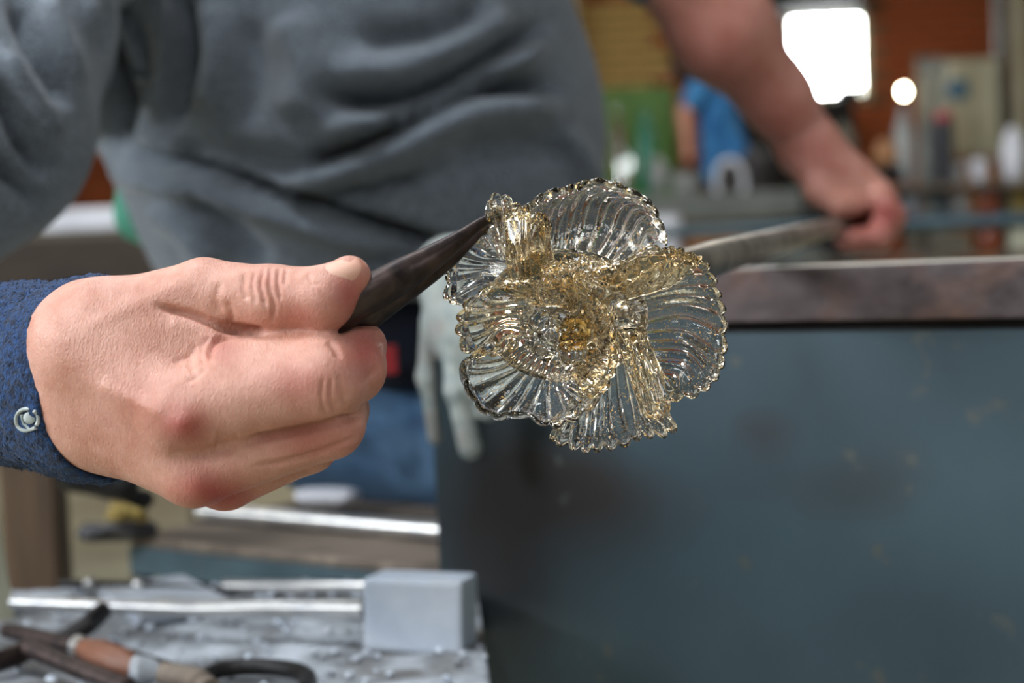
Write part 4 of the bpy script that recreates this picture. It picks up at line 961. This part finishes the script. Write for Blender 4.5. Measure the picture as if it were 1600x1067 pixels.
VV = np.vstack([V1, V2, V3]); FF = np.vstack([F1, F2 + len(V1), F3 + len(V1) + len(V2)])
bo = mesh_obj('body', VV, FF, MT['skin'], man)
def spots(V, L_):
    x, y, D_ = proj(V); t = np.zeros(len(V))
    for cx, cy, sx, sy, a in L_: t += a * np.exp(-(((x - cx) / sx) ** 2 + ((y - cy) / sy) ** 2))
    return np.clip(t, 0, .95)
tint = spots(VV, [(292, 668, 38, 30, .6), (315, 765, 48, 34, .55), (370, 780, 50, 30, .5), (572, 548, 40, 44, .6), (470, 600, 60, 34, .34), (545, 455, 30, 40, .6), (470, 492, 44, 24, .35), (420, 440, 30, 30, .15), (345, 545, 30, 25, .3), (500, 690, 80, 34, .4), (220, 640, 80, 60, .16), (1390, 330, 30, 30, .45), (1345, 360, 50, 40, .35), (1290, 250, 50, 50, .2), (1120, 80, 120, 120, .25), (1230, 190, 60, 60, .22)])
tint = np.clip(tint * 1.15, 0, .95)
tint = np.where((proj(VV)[2] > .9) , np.clip(tint + .16, 0, .95), tint)
attr(bo, 'tint', tint)
# thumbnail
nd = (H(560, 402, 2) - H(488, 432, -3)); nd /= np.linalg.norm(nd); nn_ = -_f * .62 + _u * .72; nn_ -= nd * (nn_ @ nd); nn_ /= np.linalg.norm(nn_); nb_ = np.cross(nd, nn_)
bm = bmesh.new(); bmesh.ops.create_uvsphere(bm, u_segments=28, v_segments=18, radius=1)
nc = H(522, 421, -2.6)
for v in bm.verts:
    a, b2, c2_ = v.co; sq = lambda t: math.copysign(abs(t) ** .75, t)
    p = nd * sq(a) * .0092 + nb_ * sq(b2) * .0058 + nn_ * (c2_ * .0011 - b2 * b2 * .0030 - max(a, 0) * .0006); v.co = Vector(nc + p)
mb = MB(); mb.addbm(bm); o = mb.build('thumbnail', MT['nail'], man, True)
# hair and eyes
body('hair', [('u', .02, ell(HD + _f * .012 + _u * .02, np.array([.084, .11, .095]), VB)), ('s', .02, ell(HD - _f * .07 - _u * .05, np.array([.08, .1, .06]), VB))], *bbox([HD], .14), .008, 'hair', man)
for s_ in (-1, 1):
    bm = bmesh.new(); bmesh.ops.create_uvsphere(bm, u_segments=14, v_segments=10, radius=.0115); mb = MB(); mb.addbm(bm, HD - _f * .078 + _u * .02 + _r * .032 * s_); mb.build('eye', MT['eye'], man, True)

# sweatshirt
sw = [('u', .05, ell(W(568, 215, 1.265), np.array([.196, .20, .15]), VB)), ('u', .08, ell(W(492, -230, 1.24), np.array([.172, .24, .13]), VB)), ('u', .05, ell(W(612, 400, 1.30), np.array([.158, .115, .135]), VB)),
      ('u', .06, cone(SH_R, SH_L, .075, .07)), ('u', .02, cone(NK - _u * .08, NK - _u * .01, .075, .06)),
      ('u', .018, cone(SH_R + _r * .0, W(-28, 40, .985), .078, .076)), ('u', .03, cone(W(-28, 40, .985), W(-62, 190, .92), .076, .071)), ('u', .03, cone(W(-62, 190, .92), EL_R, .071, .055)),
      ('u', .02, cone(EL_R, EL_R * .7 + AX(.3) * .3, .055, .050)),
      ('u', .03, cone(SH_L, EL_L * .7 + SH_L * .3, .068, .058)), ('u', .03, cone(EL_L * .7 + SH_L * .3, EL_L * .95 + SH_L * .05, .058, .054)),
      ('u', .06, cone(W(60, -60, 1.12), W(235, 130, 1.25), .07, .055)), ('i', .01, ('p', W(600, 474, 1.25), -_u + _r * .05))]
V_, F_ = nets(sw, *bbox([SH_R, EL_R, NK, W(600, 500, 1.45), W(600, 200, 1.08), W(980, 200, 1.27), W(120, 200, 1.27), EL_L], .09), .0058)
SW = [ # (points, width px, depth m): troughs then crests
  ([(450, 268), (540, 236), (630, 194), (720, 150), (780, 134), (860, 142)], 13, -.022), ([(420, 300), (520, 268), (620, 232), (740, 180), (880, 170)], 26, .012),
  ([(500, 205), (600, 190), (690, 158), (770, 112), (850, 70)], 22, .014),
  ([(505, 150), (600, 160), (690, 128), (760, 90), (850, 40)], 15, -.018), ([(520, 110), (620, 110), (720, 70), (800, 20)], 24, .010), ([(560, 60), (680, 50), (760, 10)], 18, -.008),
  ([(190, 236), (240, 255), (330, 276), (420, 302), (540, 340), (660, 376), (740, 400)], 11, -.020), ([(180, 268), (260, 282), (360, 310), (460, 340), (600, 385)], 20, .009),
  ([(260, 232), (360, 245), (470, 268)], 22, -.008), ([(440, 300), (500, 304), (560, 300), (680, 270)], 10, -.008), ([(240, 320), (300, 360), (340, 420)], 22, .007), ([(300, 300), (350, 350), (420, 420)], 20, -.007),
  ([(175, 0), (172, 110), (168, 240)], 22, -.030), ([(215, 0), (225, 100), (205, 190)], 12, -.010), ([(240, -20), (262, 80), (240, 180)], 12, .008), ([(285, -20), (300, 60), (285, 150), (262, 200)], 10, -.009), ([(330, 0), (345, 90), (330, 180)], 22, .009), ([(390, 30), (400, 110), (380, 200)], 20, -.004),
  ([(450, 20), (480, 110), (470, 190)], 34, .008), ([(20, 0), (60, 80), (110, 160)], 12, -.008), ([(60, 0), (95, 70), (130, 130)], 12, .007), ([(0, 80), (40, 150), (90, 220)], 12, .006), ([(0, 130), (40, 220), (80, 280)], 14, -.008), ([(-10, 250), (40, 300), (80, 330)], 14, -.007), ([(130, -10), (150, 80), (150, 200)], 12, .010),
  ([(870, 200), (900, 240), (930, 300)], 18, .006), ([(700, 250), (800, 230), (900, 235)], 26, -.004), ([(560, 420), (640, 405), (700, 430)], 14, -.006)]
V_ = carve(V_, F_, [(a, b_ * 1.0, c * 2.4) for a, b_, c in SW], True)
mesh_obj('sweatshirt', V_, F_, MT['sweat'], man)
gp = [cone(W(212, 278, 1.27), W(224, 335, 1.27), .016, .021), cone(W(224, 335, 1.27), W(258, 374, 1.27), .021, .014)]
V_, F_ = nets([('u', .012, g_) for g_ in gp] , *bbox([W(190, 240, 1.27), W(270, 400, 1.27)], .03), .003)
mesh_obj('undershirt', V_, F_, MT['green'], man)
# blue terry sleeve with thick cuff
ax0, ax1 = W(-430, 560, .79), W(178, 594, .549)
fa = ax1 - ax0; FL = np.linalg.norm(fa); fa /= FL; su_ = _u - fa * (_u @ fa); su_ /= np.linalg.norm(su_); ss_ = np.cross(fa, su_)
prof = [(-.005, .046), (.06, .047), (.14, .044), (.20, .039), (.25, .0355), (FL - .030, .0350), (FL - .026, .0370), (FL - .012, .0376), (FL - .003, .0362), (FL, .0345), (FL - .004, .0325), (FL - .02, .031), (FL - .05, .030)]
pr = catmull([[a, b_, 0] for a, b_ in prof], 150); n_ = 150; V = []; 
for i, (a, r_, _) in enumerate(pr):
    for k in range(n_):
        t = 2 * math.pi * k / n_; p = ax0 + fa * a + (su_ * math.cos(t) * 1.0 + ss_ * math.sin(t) * .86) * r_
        q = Vector(p); dn = mnoise.noise(q * 420) * .0011 + mnoise.noise(q * 900) * .0006 + mnoise.noise(q * 40) * .0016
        V.append(p + (su_ * math.cos(t) + ss_ * math.sin(t)) * dn + fa * (dn * .8))
F = [[i * n_ + k, i * n_ + (k + 1) % n_, (i + 1) * n_ + (k + 1) % n_, (i + 1) * n_ + k] for i in range(len(pr) - 1) for k in range(n_)]
cuff = mesh_obj('cuff', V, F, MT['terry'], man); cuff['label'] = 'blue terry cuff'
# fuzz
Vc = np.array(V); fz = MB(); rg = random.Random(5)
for i in range(9000):
    k = rg.randrange(40 * n_, len(Vc)); p = Vc[k]; c0 = ax0 + fa * ((p - ax0) @ fa); nrm = p - c0; nrm /= np.linalg.norm(nrm) + 1e-9
    d_ = nrm + np.array([rg.gauss(0, .5) for _ in range(3)]); d_ /= np.linalg.norm(d_); s2 = np.cross(d_, [0, .3, 1]); s2 /= np.linalg.norm(s2); l_ = rg.uniform(.0008, .0018)
    if k // n_ > 138: continue
    fz.add([p - s2 * .00013, p + s2 * .00013, p + d_ * l_], [[0, 1, 2]])
fzo = fz.build('terry_pile', MT['terry'], man); fzo['kind'] = 'stuff'
# woven emblem on the cuff: two crescents around a round spot
def surf(px, py):  # point on the cuff
    d = _f + (px - 800) / FPX * _r - (py - 533.5) / FPX * _u; best = None
    for s_ in np.linspace(.44, .66, 441):
        q = CAM + d * s_ - ax0; al = q @ fa; rr_ = np.array([q @ su_, (q @ ss_) / .86]); R0 = np.interp(al, [.25, FL - .030, FL - .026, FL - .012, FL - .003], [.0355, .0350, .0370, .0376, .0362])
        if al < FL - .001 and np.hypot(*rr_) < R0 + .0008: return CAM + d * (s_ + .0007)
    return CAM + d * .52
em = MB(); MTw = mat('emblem_thread', srgb(150, 160, 160), srgb(182, 188, 186), 300, .8)
pts = [surf(41 + 16 * math.cos(t), 656 + 17 * math.sin(t)) for t in np.linspace(math.radians(70), math.radians(285), 14)]
em.tube(pts, [.0003] + [.0007] * 12 + [.0003], 8)
pts = [surf(46 + 14 * math.cos(t), 655 + 15 * math.sin(t)) for t in np.linspace(math.radians(-60), math.radians(40), 8)]
em.tube(pts, .0007, 8); em.tube([surf(34, 648), surf(38, 662), surf(48, 671), surf(56, 668)], .0007, 8)
bm = bmesh.new(); bmesh.ops.create_uvsphere(bm, u_segments=18, v_segments=10, radius=.0021)
for v in bm.verts: v.co = v.co - Vector(_f) * (v.co.dot(Vector(_f)) * .7)
em.addbm(bm, surf(46, 653))
o = em.build('emblem', MTw, man, True); o['label'] = 'pale round emblem with crescents'

# jeans
HR, HL = W(560, 640, 1.40), W(700, 610, 1.45); K1, K2 = W(1010, 700, 1.22), W(1130, 640, 1.52)
K1[2] = max(K1[2], .5)
a1 = np.array([K1[0] + .05, K1[1] + .03, .1]); a2 = np.array([K2[0] + .06, K2[1] + .02, .1])
jn = [('u', .05, ell(W(615, 560, 1.40), np.array([.165, .10, .12]), VB)), ('u', .05, cone(HR, K1, .088, .066)), ('u', .05, cone(HL, K2, .088, .066)), ('u', .04, cone(K1, a1, .064, .052)), ('u', .04, cone(K2, a2, .064, .052))]
V_, F_ = nets(jn, *bbox([HR, HL, K1, K2, a1, a2, W(400, 560, 1.4)], .11), .009)
V_ = carve(V_, F_, [([(560, 700), (600, 730), (640, 760)], 9, -.006), ([(520, 640), (580, 640), (650, 620)], 10, -.006), ([(500, 700), (560, 672), (620, 668)], 9, .006), ([(600, 690), (625, 720), (630, 770)], 6, .005), ([(640, 600), (655, 680), (660, 760)], 10, -.006)])
mesh_obj('jeans', V_, F_, MT['denim'], man)
bl = [('u', .02, ell(W(622, 495, 1.36), np.array([.160, .060, .155]), VB)), ('u', .02, ell(W(640, 560, 1.32), np.array([.05, .03, .11]), VB))]
V_, F_ = nets(bl, *bbox([W(300, 505, 1.4), W(940, 505, 1.4), W(622, 420, 1.2), W(622, 590, 1.52)], .05), .006)
mesh_obj('belt_band', V_, F_, MT['navy'], man)
rt = W(606, 562, 1.19); MB().box(rt, (.014, .003, .022), None, .001).build('tag', MT['redplastic'], man)
for a_ in (a1, a2): body('shoe', [('u', .03, cone(a_ + [0, .02, -.05], a_ + [.06, -.15, -.06], .048, .038)), ('i', .004, ('p', np.array([0, 0, 0.]), np.array([0, 0, -1.])))], *bbox([a_, a_ + [.06, -.15, -.1]], .09), .012, 'shoe', man)
# pale folded cloth on the seat beside the leg
cl = [('u', .006, ell(W(512 + i * 11, 774 + (i % 3) * 2, 1.27), np.array([.010, .0055, .016]), VB)) for i in range(-3, 4)]
V_, F_ = nets(cl, *bbox([W(460, 760, 1.27), W(560, 780, 1.27)], .03), .0018)
tag(mesh_obj('folded_cloth', V_, F_, MT['white']), 'pale folded cloth on the plank seat beside the jeans', 'cloth')
